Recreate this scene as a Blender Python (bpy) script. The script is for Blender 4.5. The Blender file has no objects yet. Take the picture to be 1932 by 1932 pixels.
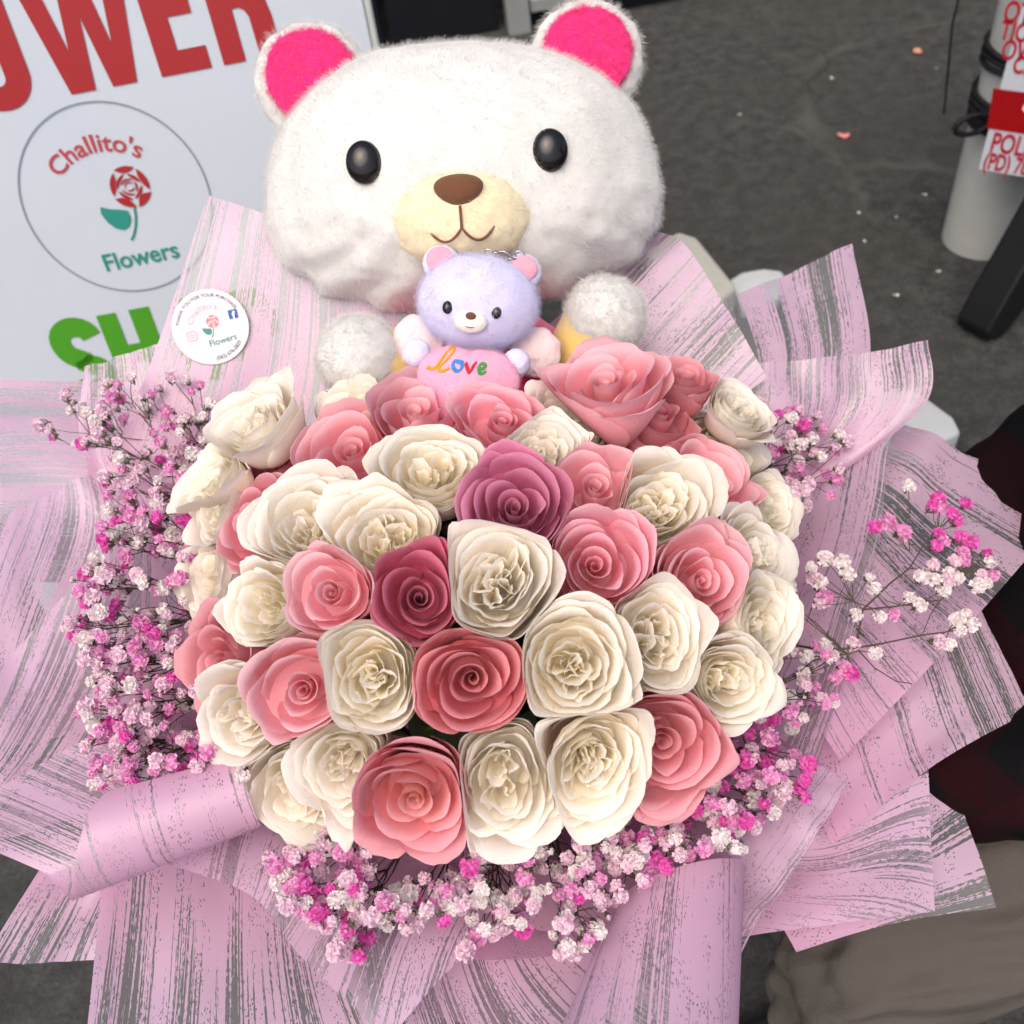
import bpy, bmesh, math, random
from mathutils import Vector, Matrix, noise
R = math.radians
rnd = random.Random(7)

# ------------------------------------------------------------------ camera, sky, light
sc = bpy.context.scene
C = bpy.data.collections.new('scene'); sc.collection.children.link(C)
PITCH, ROLL = R(50), R(10.5)
CAM = Vector((0, 0, 1.5))
FPX, HALF = 1937.0, 966.0             # focal length and half width in photo pixels
fw = Vector((0, math.cos(PITCH), -math.sin(PITCH)))
u0 = Vector((0, math.sin(PITCH), math.cos(PITCH))); r0 = Vector((1, 0, 0))
rt = math.cos(ROLL)*r0 - math.sin(ROLL)*u0
up = math.sin(ROLL)*r0 + math.cos(ROLL)*u0
cd = bpy.data.cameras.new('camera'); cam = bpy.data.objects.new('camera', cd); C.objects.link(cam)
cam.matrix_world = Matrix(((rt.x, up.x, -fw.x, CAM.x), (rt.y, up.y, -fw.y, CAM.y), (rt.z, up.z, -fw.z, CAM.z), (0, 0, 0, 1)))
cd.sensor_width = 36; cd.lens = 36*FPX/(2*HALF); cd.clip_start = .02; cd.clip_end = 200
cd.dof.use_dof = True; cd.dof.focus_distance = .76; cd.dof.aperture_fstop = 8.5
sc.camera = cam
w = bpy.data.worlds.new('World'); sc.world = w; w.use_nodes = True
SUN_EL, SUN_AZ = R(62), R(205)        # high, behind the camera, wide and soft (overcast)
sky = w.node_tree.nodes.new('ShaderNodeTexSky'); sky.sky_type = 'NISHITA'; sky.sun_disc = False
sky.sun_elevation = SUN_EL; sky.sun_rotation = SUN_AZ; sky.air_density = 1.0; sky.dust_density = 5.0; sky.ozone_density = .6
bgn = w.node_tree.nodes['Background']; bgn.inputs['Strength'].default_value = .148
w.node_tree.links.new(sky.outputs[0], bgn.inputs['Color'])
sl = bpy.data.lights.new('sun', 'SUN'); sl.energy = 1.1; sl.angle = R(60); sl.color = (1, .97, .93)
so = bpy.data.objects.new('sun', sl); C.objects.link(so)
sdir = Vector((math.sin(SUN_AZ)*math.cos(SUN_EL), math.cos(SUN_AZ)*math.cos(SUN_EL), math.sin(SUN_EL)))
so.rotation_euler = sdir.to_track_quat('Z', 'Y').to_euler(); so.location = (0, -2, 4)
sc.view_settings.view_transform = 'Standard'; sc.view_settings.look = 'None'
sc.view_settings.exposure = 0.42; sc.view_settings.gamma = 1
sc.view_settings.use_white_balance = True; sc.view_settings.white_balance_temperature = 6750; sc.view_settings.white_balance_tint = 11
sc.render.engine = 'CYCLES'; sc.cycles.transparent_max_bounces = 16; sc.cycles.max_bounces = 10; sc.cycles.diffuse_bounces = 7; sc.cycles.use_adaptive_sampling = True; sc.cycles.adaptive_threshold = .03
sc.cycles.use_denoising = True

# ------------------------------------------------------------------ helpers
def ray(px, py): return fw + (px-HALF)/FPX*rt - (py-HALF)/FPX*up
def at(px, py, d): return CAM + ray(px, py)*d
def ground(px, py, z=0.0):
    d = ray(px, py); return CAM + d*((z-CAM.z)/d.z)
def tag(o, label=None, cat=None, group=None, kind=None):
    if label: o['label'] = label
    if cat: o['category'] = cat
    if group: o['group'] = group
    if kind: o['kind'] = kind
    return o
def empty(name, loc=(0, 0, 0), M=None):
    o = bpy.data.objects.new(name, None); C.objects.link(o); o.empty_display_size = .02
    if M is not None: o.matrix_world = M
    else: o.location = loc
    return o
def mesh(name, verts, faces, smooth=True):
    m = bpy.data.meshes.new(name); m.from_pydata([tuple(v) for v in verts], [], faces)
    if smooth: m.polygons.foreach_set('use_smooth', [True]*len(m.polygons))
    m.update(); return m
def link(name, m, mat=None, parent=None, M=None):
    o = bpy.data.objects.new(name, m); C.objects.link(o)
    if mat is not None:
        if len(m.materials) == 0: m.materials.append(mat)
        elif m.materials[0] != mat:
            o.material_slots[0].link = 'OBJECT'; o.material_slots[0].material = mat
    if M is not None: o.matrix_local = M
    if parent: o.parent = parent
    return o
def frame(x, y, z, o):
    return Matrix(((x.x, y.x, z.x, o.x), (x.y, y.y, z.y, o.y), (x.z, y.z, z.z, o.z), (0, 0, 0, 1)))
def zframe(z, o, spin=0.0, xhint=None):
    z = z.normalized(); h = xhint or (Vector((1, 0, 0)) if abs(z.x) < .9 else Vector((0, 1, 0)))
    x = (h - z*h.dot(z)).normalized(); y = z.cross(x)
    return frame(x, y, z, o) @ Matrix.Rotation(spin, 4, 'Z')
class MB:
    def __init__(s): s.v = []; s.f = []
    def grid(s, fn, nu, nv, closeu=False):
        b = len(s.v); k = nu if closeu else nu+1
        for j in range(nv+1):
            for i in range(k): s.v.append(Vector(fn(i/nu, j/nv)))
        for j in range(nv):
            for i in range(nu):
                a = b+j*k+i; c = b+j*k+(i+1) % k
                s.f.append((a, c, c+k, a+k))
        return s
    def tube(s, pts, rad, n=6, cap=True):
        pts = [Vector(p) for p in pts]; rads = rad if isinstance(rad, (list, tuple)) else [rad]*len(pts)
        b = len(s.v); ref = None
        for i, p in enumerate(pts):
            t = (pts[min(i+1, len(pts)-1)] - pts[max(i-1, 0)])
            t = t.normalized() if t.length > 1e-9 else Vector((0, 0, 1))
            if ref is None: ref = Vector((1, 0, 0)) if abs(t.x) < .8 else Vector((0, 1, 0))
            x = (ref - t*ref.dot(t)).normalized(); y = t.cross(x); ref = x
            for k in range(n):
                a = 2*math.pi*k/n; s.v.append(p + (x*math.cos(a)+y*math.sin(a))*rads[i])
        for i in range(len(pts)-1):
            for k in range(n):
                a = b+i*n+k; c = b+i*n+(k+1) % n; s.f.append((a, c, c+n, a+n))
        if cap:
            e = b+(len(pts)-1)*n
            for q, rev in ((b, True), (e, False)):
                c0 = len(s.v); s.v += [s.v[q+k].copy() for k in range(n)]; fc = tuple(c0+k for k in range(n)); s.f.append(fc[::-1] if rev else fc)
        return s
    def box(s, a, b):
        i = len(s.v)
        for z in (a[2], b[2]):
            for x, y in ((a[0], a[1]), (b[0], a[1]), (b[0], b[1]), (a[0], b[1])): s.v.append(Vector((x, y, z)))
        s.f += [(i+3, i+2, i+1, i), (i+4, i+5, i+6, i+7)] + [(i+k, i+(k+1) % 4, i+4+(k+1) % 4, i+4+k) for k in range(4)]
        return s
    def prism(s, poly, z0, z1):
        i = len(s.v); n = len(poly)
        for z in (z0, z1):
            for p in poly: s.v.append(Vector((p[0], p[1], z)))
        s.f.append(tuple(range(i, i+n))[::-1]); s.f.append(tuple(range(i+n, i+2*n)))
        s.f += [(i+k, i+(k+1) % n, i+n+(k+1) % n, i+n+k) for k in range(n)]
        return s
    def flat(s, poly, z=0):
        i = len(s.v)
        for p in poly: s.v.append(Vector((p[0], p[1], z)))
        s.f.append(tuple(range(i, i+len(poly)))); return s
    def mesh(s, name, smooth=True): return mesh(name, s.v, s.f, smooth)
def bevel(m, wdt, seg=2):
    bm = bmesh.new(); bm.from_mesh(m)
    bmesh.ops.bevel(bm, geom=bm.edges[:], offset=wdt, segments=seg, affect='EDGES', profile=.5)
    bm.to_mesh(m); bm.free(); return m
def ball(name, n, fn):
    """icosphere pushed through fn(unit vector) -> point"""
    bm = bmesh.new(); bmesh.ops.create_icosphere(bm, subdivisions=n, radius=1)
    for v in bm.verts: v.co = Vector(fn(v.co.normalized()))
    m = bpy.data.meshes.new(name); bm.to_mesh(m); bm.free()
    m.polygons.foreach_set('use_smooth', [True]*len(m.polygons)); return m
def text2d(s, size=1.0, bold=0.0, sx=1.0):
    """flat outline of a word: (verts2d, faces, width)"""
    cu = bpy.data.curves.new('t', 'FONT'); cu.body = s; cu.size = size; cu.offset = bold; cu.resolution_u = 4
    o = bpy.data.objects.new('t', cu); sc.collection.objects.link(o)
    bpy.context.view_layer.update()
    me = bpy.data.meshes.new_from_object(o.evaluated_get(bpy.context.evaluated_depsgraph_get()))
    v = [(p.co.x*sx, p.co.y) for p in me.vertices]; f = [tuple(p.vertices) for p in me.polygons]
    bpy.data.objects.remove(o); bpy.data.meshes.remove(me)
    wd = max(p[0] for p in v) if v else 0
    return v, f, wd

# ------------------------------------------------------------------ materials
class NT:
    def __init__(s, name):
        s.m = bpy.data.materials.new(name); s.m.use_nodes = True; s.t = s.m.node_tree
        s.b = s.t.nodes['Principled BSDF']; s.out = s.t.nodes['Material Output']
    def n(s, typ, **kw):
        nd = s.t.nodes.new('ShaderNode'+typ)
        for k, v in kw.items():
            if k in nd.inputs.keys(): nd.inputs[k].default_value = v
            else: setattr(nd, k, v)
        return nd
    def l(s, a, b): s.t.links.new(a, b)
    def mix(s, fac, a, b, mode='MIX'):
        nd = s.t.nodes.new('ShaderNodeMix'); nd.data_type = 'RGBA'; nd.blend_type = mode
        for i, x in ((0, fac), (6, a), (7, b)):
            if hasattr(x, 'links') or hasattr(x, 'is_linked'): s.l(x, nd.inputs[i])
            else: nd.inputs[i].default_value = x if i == 0 else (*x, 1)
        return nd.outputs[2]
    def math(s, op, a, b=0.0, c=None, clamp=False):
        nd = s.t.nodes.new('ShaderNodeMath'); nd.operation = op; nd.use_clamp = clamp
        for i, x in enumerate((a, b, c)):
            if x is None: continue
            if hasattr(x, 'is_linked'): s.l(x, nd.inputs[i])
            else: nd.inputs[i].default_value = x
        return nd.outputs[0]
    def ramp(s, fac, stops):
        nd = s.t.nodes.new('ShaderNodeValToRGB'); e = nd.color_ramp.elements
        while len(e) < len(stops): e.new(.5)
        for x, (p, c) in zip(e, stops): x.position = p; x.color = (*c, 1) if len(c) == 3 else c
        s.l(fac, nd.inputs[0]); return nd.outputs[0]
    def noise(s, scale, detail=3, vec=None, rough=.5, dist=0.0):
        nd = s.n('TexNoise', Scale=scale, Detail=detail, Roughness=rough, Distortion=dist)
        if vec is not None: s.l(vec, nd.inputs['Vector'])
        return nd.outputs['Fac']
    def coord(s, which='Object'): return s.t.nodes.new('ShaderNodeTexCoord').outputs[which]
    def mapping(s, vec, scale=(1, 1, 1), rot=(0, 0, 0), loc=(0, 0, 0)):
        nd = s.n('Mapping'); s.l(vec, nd.inputs['Vector']); nd.inputs['Scale'].default_value = scale
        nd.inputs['Rotation'].default_value = rot; nd.inputs['Location'].default_value = loc; return nd.outputs[0]
    def attr(s, name): return s.n('Attribute', attribute_name=name)
    def bump(s, h, strength=.3, dist=.002):
        nd = s.n('Bump', Strength=strength, Distance=dist); s.l(h, nd.inputs['Height']); s.l(nd.outputs[0], s.b.inputs['Normal']); return nd.outputs[0]
    def col(s, c):
        if hasattr(c, 'is_linked'): s.l(c, s.b.inputs['Base Color'])
        else: s.b.inputs['Base Color'].default_value = (*c, 1)
    def set(s, **kw):
        for k, v in kw.items(): s.b.inputs[k.replace('_', ' ')].default_value = v
        return s
def plain(name, c, rough=.6, spec=.4, vary=.12, scale=40, metal=0.0, bump=0.0, bdist=.001):
    t = NT(name); t.set(Roughness=rough, Metallic=metal); t.b.inputs['Specular IOR Level'].default_value = spec
    nz = t.noise(scale, 4, t.coord())
    a = tuple(x*(1-vary) for x in c); b = tuple(min(1, x*(1+vary)) for x in c)
    t.col(t.mix(nz, a, b))
    if bump: t.bump(t.noise(scale*6, 3, t.coord()), bump, bdist)
    return t.m
def srgb(r, g, b):
    f = lambda x: (x/255/12.92) if x/255 <= .04045 else ((x/255+.055)/1.055)**2.4
    return (f(r), f(g), f(b))

# ------------------------------------------------------------------ the setting
def asphalt_mat():
    t = NT('asphalt'); co = t.coord()
    grain = t.ramp(t.noise(150, 6, co, .85), [(.36, (0, 0, 0)), (.66, (1, 1, 1))]); mid = t.noise(24, 6, co, .7); big = t.noise(2.1, 4, co, .55)
    base = t.mix(grain, (.010, .0105, .0105), (.080, .081, .077))
    base = t.mix(t.ramp(mid, [(.40, (0, 0, 0)), (.62, (1, 1, 1))]), base, t.mix(grain, (.035, .036, .034), (.150, .150, .140)))
    stain = t.ramp(big, [(.42, (0, 0, 0)), (.62, (1, 1, 1))])
    base = t.mix(t.math('MULTIPLY', stain, .55), base, (.064, .065, .056))
    # pale worn lines and dark cracks
    wob = t.n('TexNoise', Scale=5, Detail=4); t.l(co, wob.inputs['Vector'])
    dis = t.n('VectorMath', operation='MULTIPLY_ADD'); t.l(wob.outputs['Color'], dis.inputs[0]); dis.inputs[1].default_value = (.22, .22, 0); t.l(co, dis.inputs[2])
    vo = t.n('TexVoronoi', Scale=1.9, feature='DISTANCE_TO_EDGE'); t.l(dis.outputs[0], vo.inputs['Vector'])
    ln = t.ramp(vo.outputs['Distance'], [(.0, (1, 1, 1)), (.035, (0, 0, 0))])
    lm = t.ramp(t.noise(2.3, 2, co), [(.5, (0, 0, 0)), (.62, (1, 1, 1))])
    base = t.mix(t.math('MULTIPLY', t.math('MULTIPLY', ln, lm), .6), base, (.15, .148, .132))
    vo2 = t.n('TexVoronoi', Scale=3.1, feature='DISTANCE_TO_EDGE'); t.l(dis.outputs[0], vo2.inputs['Vector'])
    l2 = t.ramp(vo2.outputs['Distance'], [(.0, (1, 1, 1)), (.016, (0, 0, 0))])
    cm = t.ramp(t.noise(1.4, 3, t.mapping(co, (1, 1, 1), (0, 0, 0), (4, 2, 0))), [(.52, (0, 0, 0)), (.66, (1, 1, 1))]); l2 = t.math('MULTIPLY', l2, cm)
    base = t.mix(t.math('MULTIPLY', l2, .6), base, (.016, .016, .016))
    sp = t.n('TexVoronoi', Scale=90); t.l(co, sp.inputs['Vector'])
    dots = t.math('MULTIPLY', t.ramp(sp.outputs['Distance'], [(.0, (1, 1, 1)), (.16, (0, 0, 0))]), t.ramp(t.noise(34, 1, co), [(.66, (0, 0, 0)), (.7, (1, 1, 1))]))
    base = t.mix(dots, base, (.32, .31, .29))
    t.col(base); t.set(Roughness=.82); t.bump(t.math('ADD', grain, t.math('MULTIPLY', l2, -1.0)), .8, .004)
    return t.m
M_ASPH = asphalt_mat()
gm = MB().grid(lambda a, b: (-30+60*a, -20+60*b, .004*noise.noise(Vector((a*40, b*40, 0)))), 60, 60).mesh('ground')
tag(link('ground', gm, M_ASPH), kind='structure')

# storefront beyond the pavement: dark kick panels, pale aluminium post and sill, black glass
M_NAVY = plain('dark_panel', (.005, .006, .010), .6, .3, .3, 6)
M_GLASS = plain('black_glass', (.003, .003, .006), .3, .5, .2, 3)
M_ALU = plain('aluminium', (.36, .37, .36), .45, .5, .1, 30, .3)
M_WALL = plain('store_render', (.10, .10, .105), .8, .3, .2, 5, bump=.3)
st = empty('storefront', (0, 3.2, 0)); tag(st, 'dark storefront with black glass, pale metal post and sill along the pavement', 'storefront')
Ls = lambda n, b, m: link(n, b, m, st)
Ls('wall', MB().box((-6, .30, 0), (7, .5, 4)).mesh('sw', False), M_WALL)
for i, (xa, xb) in enumerate(((-1.9, -.62), (-.60, -.12), (-.10, .235))):
    Ls('kick_panel', bevel(MB().box((xa, -.03+.012*i, .0), (xb, .06, .75)).mesh('kp', False), .006), M_NAVY)
    Ls('pane', MB().box((xa+.04, .03, .79), (xb-.04, .045, 2.3)).mesh('pn', False), M_GLASS)
Ls('post', bevel(MB().box((.26, -.06, 0), (.33, .05, 2.5)).mesh('po', False), .004), M_ALU)
Ls('sill', bevel(MB().box((.335, -.05, .055), (2.6, .05, .095)).mesh('si', False), .004), M_ALU)
Ls('threshold', bevel(MB().box((.335, -.02, 0), (2.6, .06, .053)).mesh('th', False), .003), M_NAVY)
Ls('pane', MB().box((.34, -.012, .1), (2.6, .0, 2.3)).mesh('pn', False), M_GLASS)
Ls('lintel', bevel(MB().box((-2, -.04, 2.35), (2.7, .06, 2.5)).mesh('li', False), .004), M_ALU)

# ------------------------------------------------------------------ white sign board at the left
M_BOARD = NT('corrugated_board'); _c = M_BOARD.coord()
_w = M_BOARD.n('TexWave', Scale=55.0, bands_direction='X'); M_BOARD.l(_c, _w.inputs['Vector'])
M_BOARD.col(M_BOARD.mix(M_BOARD.noise(6, 3, _c), (.44, .495, .56), (.49, .54, .60))); M_BOARD.set(Roughness=.42)
M_BOARD.bump(_w.outputs['Fac'], .06, .001); M_BOARD = M_BOARD.m
def print_mat(name, c, rib=.25):
    t = NT(name); co = t.coord(); wv = t.n('TexWave', Scale=55.0, bands_direction='X'); t.l(co, wv.inputs['Vector'])
    t.col(t.mix(t.math('MULTIPLY', wv.outputs['Fac'], rib), c, tuple(x*.72 for x in c))); t.set(Roughness=.45); return t.m
M_RED = print_mat('print_red', srgb(152, 5, 15)); M_GREEN = print_mat('print_green', srgb(58, 140, 4), .1)
M_GREY = print_mat('print_grey', srgb(120, 130, 138), 0); M_MAROON = print_mat('print_maroon', srgb(168, 52, 58), 0)
M_TEAL = print_mat('print_teal', srgb(12, 128, 116), 0); M_WHITE = plain('white_print', (.8, .8, .8), .5, .4, .03)
M_BLUE = plain('print_blue', srgb(40, 80, 160), .5, .4, .03); M_ROSEP = plain('print_rose', srgb(228, 120, 130), .5, .4, .05)
M_PPINK = plain('print_pale_pink', srgb(226, 170, 185), .5, .4, .05); M_DARKT = plain('print_dark', srgb(95, 95, 105), .5, .4, .05)

lean, yaw = R(19), R(-2)
bz = Vector((math.sin(yaw)*math.cos(lean), -math.cos(yaw)*math.cos(lean), math.sin(lean)))
bx = Vector((math.cos(yaw), math.sin(yaw), 0)); by = bz.cross(bx)
bo = at(220, 380, 1.36)
BM = frame(bx, by, bz, bo)
def onplane(M, px, py):
    """photo pixel -> 2D point in the plane z=0 of frame M"""
    Mi = M.inverted(); o = Mi @ CAM; d = Mi.to_3x3() @ ray(px, py); k = -o.z/d.z
    return (o.x+d.x*k, o.y+d.y*k)
rx0, _ = onplane(BM, 672, 30); _, ybot = onplane(BM, 200, 720)
BL, BR, BB, BT = rx0-.70, rx0+.012, -bo.z/by.z+.02, .36
board = empty('sign_board', M=BM); tag(board, 'white corrugated flower shop sign board with red and green lettering', 'sign')
link('panel', bevel(MB().box((BL, BB, -.012), (BR, BT, 0)).mesh('panel', False), .002, 1), M_BOARD, board)
M_EDGE = plain('board_edge', (.42, .44, .42), .5)
link('edge_strip', bevel(MB().box((BR+.001, BB, -.016), (BR+.009, BT, .003)).mesh('es', False), .002, 1), M_EDGE, board)
# rear leg of the A-frame
link('rear_panel', MB().grid(lambda a, b: (BL+(BR-BL)*a, BB+.02+(BT-BB-.02)*b, -.03-(1-b)*.55), 2, 2).mesh('rp', False), M_BOARD, board)
ZP = .35*1.36/FPX*1.02
IR = Matrix.Rotation(R(1.2), 2)
def put(mb_polys, name, mat, z=.0015):
    mb = MB()
    for p in mb_polys: mb.flat(p, z)
    m = mb.mesh(name, False); return link(name, m, mat, board)
def letter(polys, ox, oy, name, mat):
    q = []
    for p in polys:
        q.append([tuple(IR @ Vector((x*ZP, y*ZP)) + Vector((ox, oy))) for x, y in p])
    return put(q, name, mat)
def stroke(path, wdt):
    """closed polygon around a thick polyline"""
    L, Rr = [], []
    for i, p in enumerate(path):
        a = Vector(path[max(i-1, 0)]); b = Vector(path[min(i+1, len(path)-1)]); t = (b-a).normalized(); n = Vector((-t.y, t.x))*wdt/2
        L.append(tuple(Vector(p)+n)); Rr.append(tuple(Vector(p)-n))
    return [[L[i], L[i+1], Rr[i+1], Rr[i]] for i in range(len(path)-1)]
def rrect(cx, cy, hx, hy, r, n=8):
    pts = []
    for k, (sx, sy) in enumerate(((1, 1), (-1, 1), (-1, -1), (1, -1))):
        for i in range(n+1):
            a = math.pi/2*(k+i/n); pts.append((cx+sx*(hx-r)+r*math.cos(a), cy+sy*(hy-r)+r*math.sin(a)))
    return pts
def ring(o, i):
    n = len(o); return [[o[k], o[(k+1) % n], i[(k+1) % n], i[k]] for k in range(n)]
ex0, ey0 = onplane(BM, 875*.35, 415*.35)
LO = ring(rrect(-794, 300, 165, 318, 160), rrect(-794, 300, 42, 205, 41))
LW = [[(-575, 600), (-468, 600), (-405, 190), (-345, 600), (-240, 600), (-188, 190), (-130, 600), (-20, 600), (-128, 0), (-251, 0), (-297, 330), (-340, 0), (-466, 0)]]
LE = [[(0, 0), (256, 0), (256, 105), (115, 105), (115, 255), (235, 255), (235, 360), (115, 360), (115, 500), (250, 500), (250, 600), (0, 600)]]
LR = [[(318, 0), (430, 0), (430, 236), (318, 236)], [(318, 236), (430, 236), (462, 238), (488, 222), (502, 190), (507, 0), (617, 0), (612, 180), (600, 250), (570, 300), (600, 342), (318, 342)],
      [(318, 342), (430, 342), (430, 500), (318, 500)], [(500, 342), (600, 342), (618, 400), (618, 500), (505, 500)], [(318, 500), (618, 500), (600, 570), (540, 600), (318, 600)]]
LL = [[(-1260, 0), (-1010, 0), (-1010, 105), (-1145, 105), (-1145, 600), (-1260, 600)]]
LF = [[(-1590, 0), (-1475, 0), (-1475, 250), (-1350, 250), (-1350, 355), (-1475, 355), (-1475, 500), (-1330, 500), (-1330, 600), (-1590, 600)]]
for nm, pl in (('letter', LF), ('letter', LL), ('letter', LO), ('letter', LW), ('letter', LE), ('letter', LR)): letter(pl, ex0, ey0, nm, M_RED)
hx0, hy0 = onplane(BM, 518*.35, 1702*.35)
GH = [[(0, 0), (110, 0), (110, -195), (185, -195), (185, 0), (300, 0), (300, -480), (185, -480), (185, -300), (110, -300), (110, -480), (0, -480)]]
sp_ = []
for k in range(11): a = math.pi*(.02+.98*k/10); sp_.append((-160+92*math.cos(a), -108+78*math.sin(a)-8))
for k in range(1, 11): a = math.pi + math.pi*.5*k/10; sp_.append((-160+92*math.cos(a), -116+110*math.sin(a)))
for k in range(0, 11): a = math.pi*.5 - math.pi*.55*k/10; sp_.append((-160+92*math.cos(a), -336+70*math.sin(a)))
for k in range(1, 11): a = -math.pi*.05 - math.pi*.9*k/10; sp_.append((-160+92*math.cos(a), -346+78*math.sin(a)))
GS = stroke(sp_, 115)
GO = ring(rrect(525, -240, 140, 252, 130), rrect(525, -240, 38, 150, 37))
GP = [[(x+60, y) for x, y in ((650, -480), (765, -480), (765, -310), (850, -305), (905, -250), (915, -150), (895, -45), (830, 0), (765, 0), (765, -95), (800, -100), (808, -150), (800, -205), (765, -212), (765, 0), (650, 0))]]
for pl in (GS, GH, GO, GP): letter(pl, hx0, hy0, 'letter', M_GREEN)
# round shop emblem
def circ(cx, cy, r, n=72): return [(cx+r*math.cos(2*math.pi*k/n), cy+r*math.sin(2*math.pi*k/n)) for k in range(n)]
def arc_word(s, size, rad, cx, cy, amid, bold=0.0, inside=False):
    """word bent round a circle; amid = angle of its middle (pi/2 = top)"""
    v, f, wd = text2d(s, size, bold); out = []
    for x, y in v:
        if inside: a = amid + (x-wd/2)/rad; rr = rad - y
        else: a = amid - (x-wd/2)/rad; rr = rad + y
        out.append((cx+rr*math.cos(a), cy+rr*math.sin(a), 0))
    return out, f
def word_obj(vf, parent, mat, name='lettering', z=.0015):
    v, f = vf; m = mesh(name, [(x[0], x[1], z) for x in v], f, False); return link(name, m, mat, parent)
def line_word(s, size, ox, oy, ang, bold=0.0, sx=1.0):
    v, f, wd = text2d(s, size, bold, sx); ca, sa = math.cos(ang), math.sin(ang)
    return [(ox+x*ca-y*sa, oy+x*sa+y*ca) for x, y in v], f
def emblem(parent, cx, cy, k, z, mred, mteal, mgrey):
    """rose emblem, k = metres per photo pixel on the big sign"""
    def poly(name, polys, mat):
        mb = MB()
        for p in polys: mb.flat([(cx+x*k, cy+y*k) for x, y in p], z)
        return link(name, mb.mesh(name, False), mat, parent)
    def cres(r1, r2, a0, a1, dx=0, dy=0, n=10):
        o = [(dx+r1*math.cos(a0+(a1-a0)*i/n), dy+r1*math.sin(a0+(a1-a0)*i/n)) for i in range(n+1)]
        q = [(dx*.8+(r2+(r1-r2)*abs(2*i/n-1)**3)*math.cos(a0+(a1-a0)*i/n), dy*.8+(r2+(r1-r2)*abs(2*i/n-1)**3)*math.sin(a0+(a1-a0)*i/n)) for i in range(n+1)]
        return [[o[i], o[i+1], q[i+1], q[i]] for i in range(n)]
    pp = []
    for a0, a1, r1, r2 in ((-.3, .95, 37, 25), (1.05, 2.1, 38, 26), (2.2, 3.5, 36, 25), (3.6, 4.75, 38, 24), (4.85, 5.9, 39, 24), (.2, 1.5, 23.5, 17), (1.7, 3.2, 24, 18), (3.3, 4.7, 24, 18), (4.8, 6.3, 23, 17),
                           (.8, 2.9, 15.5, 11.5), (3.2, 5.2, 16, 12), (5.4, 7.0, 15, 11), (0.2, 3.6, 9.5, 6.8), (3.8, 6.2, 9, 5.5)): pp += cres(r1, r2, a0, a1)
    poly('rose_print', pp, mred)
    leaf = [(-18, -42), (-30, -38), (-50, -34), (-66, -27), (-69, -40), (-62, -58), (-50, -71), (-36, -76), (-24, -70), (-17, -58)]
    poly('leaf_print', [leaf], mteal)
    poly('stem_print', stroke([(-4, -38), (-7, -55), (-13, -72), (-22, -88), (-30, -97)], 4.2), mgrey)
cx, cy = onplane(BM, 220, 378); PX = 1.36/FPX
put(ring(circ(cx, cy, 177*PX, 96), circ(cx, cy, 174*PX, 96)), 'ring_print', M_GREY)
word_obj(arc_word("Challito's", 45*PX, 118*PX, cx-.002, cy-28*PX, R(94), .0004), board, M_MAROON)
ewx, ewy = onplane(BM, 245, 352); emblem(board, ewx, ewy, PX, .0016, M_RED, M_TEAL, M_TEAL)
fx, fy = onplane(BM, 200, 512); word_obj(line_word('Flowers', 47*PX, fx, fy, R(2), .0005), board, M_TEAL)

# ------------------------------------------------------------------ bollard with warning plate
M_POST = plain('painted_steel', (.52, .53, .50), .55, .4, .14, 18, bump=.15); M_BLACK = plain('black_rubber', (.012, .012, .013), .6, .3, .2)
M_RUST = plain('pale_patch', (.44, .42, .36), .7)
bp = ground(1850, 448)
bl = empty('bollard', bp); tag(bl, 'white painted steel bollard with black straps on the asphalt', 'bollard')
def cyl(r, z0, z1, n=40, wob=.0):
    pts = [(0, 0, z0), (0, 0, z0+(z1-z0)*.5), (0, 0, z1)]
    return MB().tube(pts, r, n)
link('pipe', MB().tube([(0, 0, -.02), (0, 0, .45), (0, 0, 1.0), (0, 0, 1.03), (0, 0, 1.05)], [.082, .081, .081, .07, .04], 48).mesh('pipe'), M_POST, bl)
for z, h, t_ in ((.335, .016, .012), (.30, .012, .008), (.43, .018, .01), (.70, .015, .01)):
    mb = MB()
    for q in range(3): mb.tube([( (.081+t_*.6)*math.cos(a), (.081+t_*.6)*math.sin(a), z+h*(q-1)*.8+.004*math.sin(a*2+q)) for a in [2*math.pi*i/40 for i in range(41)]], .0055, 6)
    link('strap', mb.mesh('strap'), M_BLACK, bl)
link('strap_loop', MB().tube([(-.085+.035*math.cos(a)-.03, -.05, .325+.02*math.sin(a)) for a in [2*math.pi*i/20 for i in range(21)]], .006, 6).mesh('sl'), M_BLACK, bl)
# warning plate: corner at (1845,320), left edge up to (1884,0), lower edge to (1932,268)
pz0 = at(1845, 320, 1.98)
pc = Vector((bp.x-.07, bp.y-.10, 0)); 
px_ = Vector((.80, -.60, 0)).normalized(); py_ = Vector((.06, .05, 1)); pzz = px_.cross(py_).normalized(); py_ = pzz.cross(px_)
PM = frame(px_, py_, pzz, pz0)
plate = empty('warning_plate', M=PM); tag(plate, 'white warning plate with red lettering and red box strapped to the bollard', 'sign')
pm = bevel(MB().box((0, 0, -.003), (.32, .62, 0)).mesh('plate', False), .001, 1)
M_PLATE = plain('plate_white', (.50, .54, .59), .4, .5, .05)
link('panel', pm, M_PLATE, plate)
M_PR = plain('plate_red', srgb(170, 22, 48), .45); M_PRD = plain('plate_red_box', srgb(150, 4, 10), .45)
def pw(s, px, py, size, sx=.8, mat=M_PR, ang=0.0):
    x, y = onplane(PM, px, py); word_obj(line_word(s, size, x, y, ang, .0012, sx), plate, mat, z=.0012)
k = 1.98/FPX*1.25
a0 = onplane(PM, 1862, 242); a1 = onplane(PM, 1874, 166)
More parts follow.
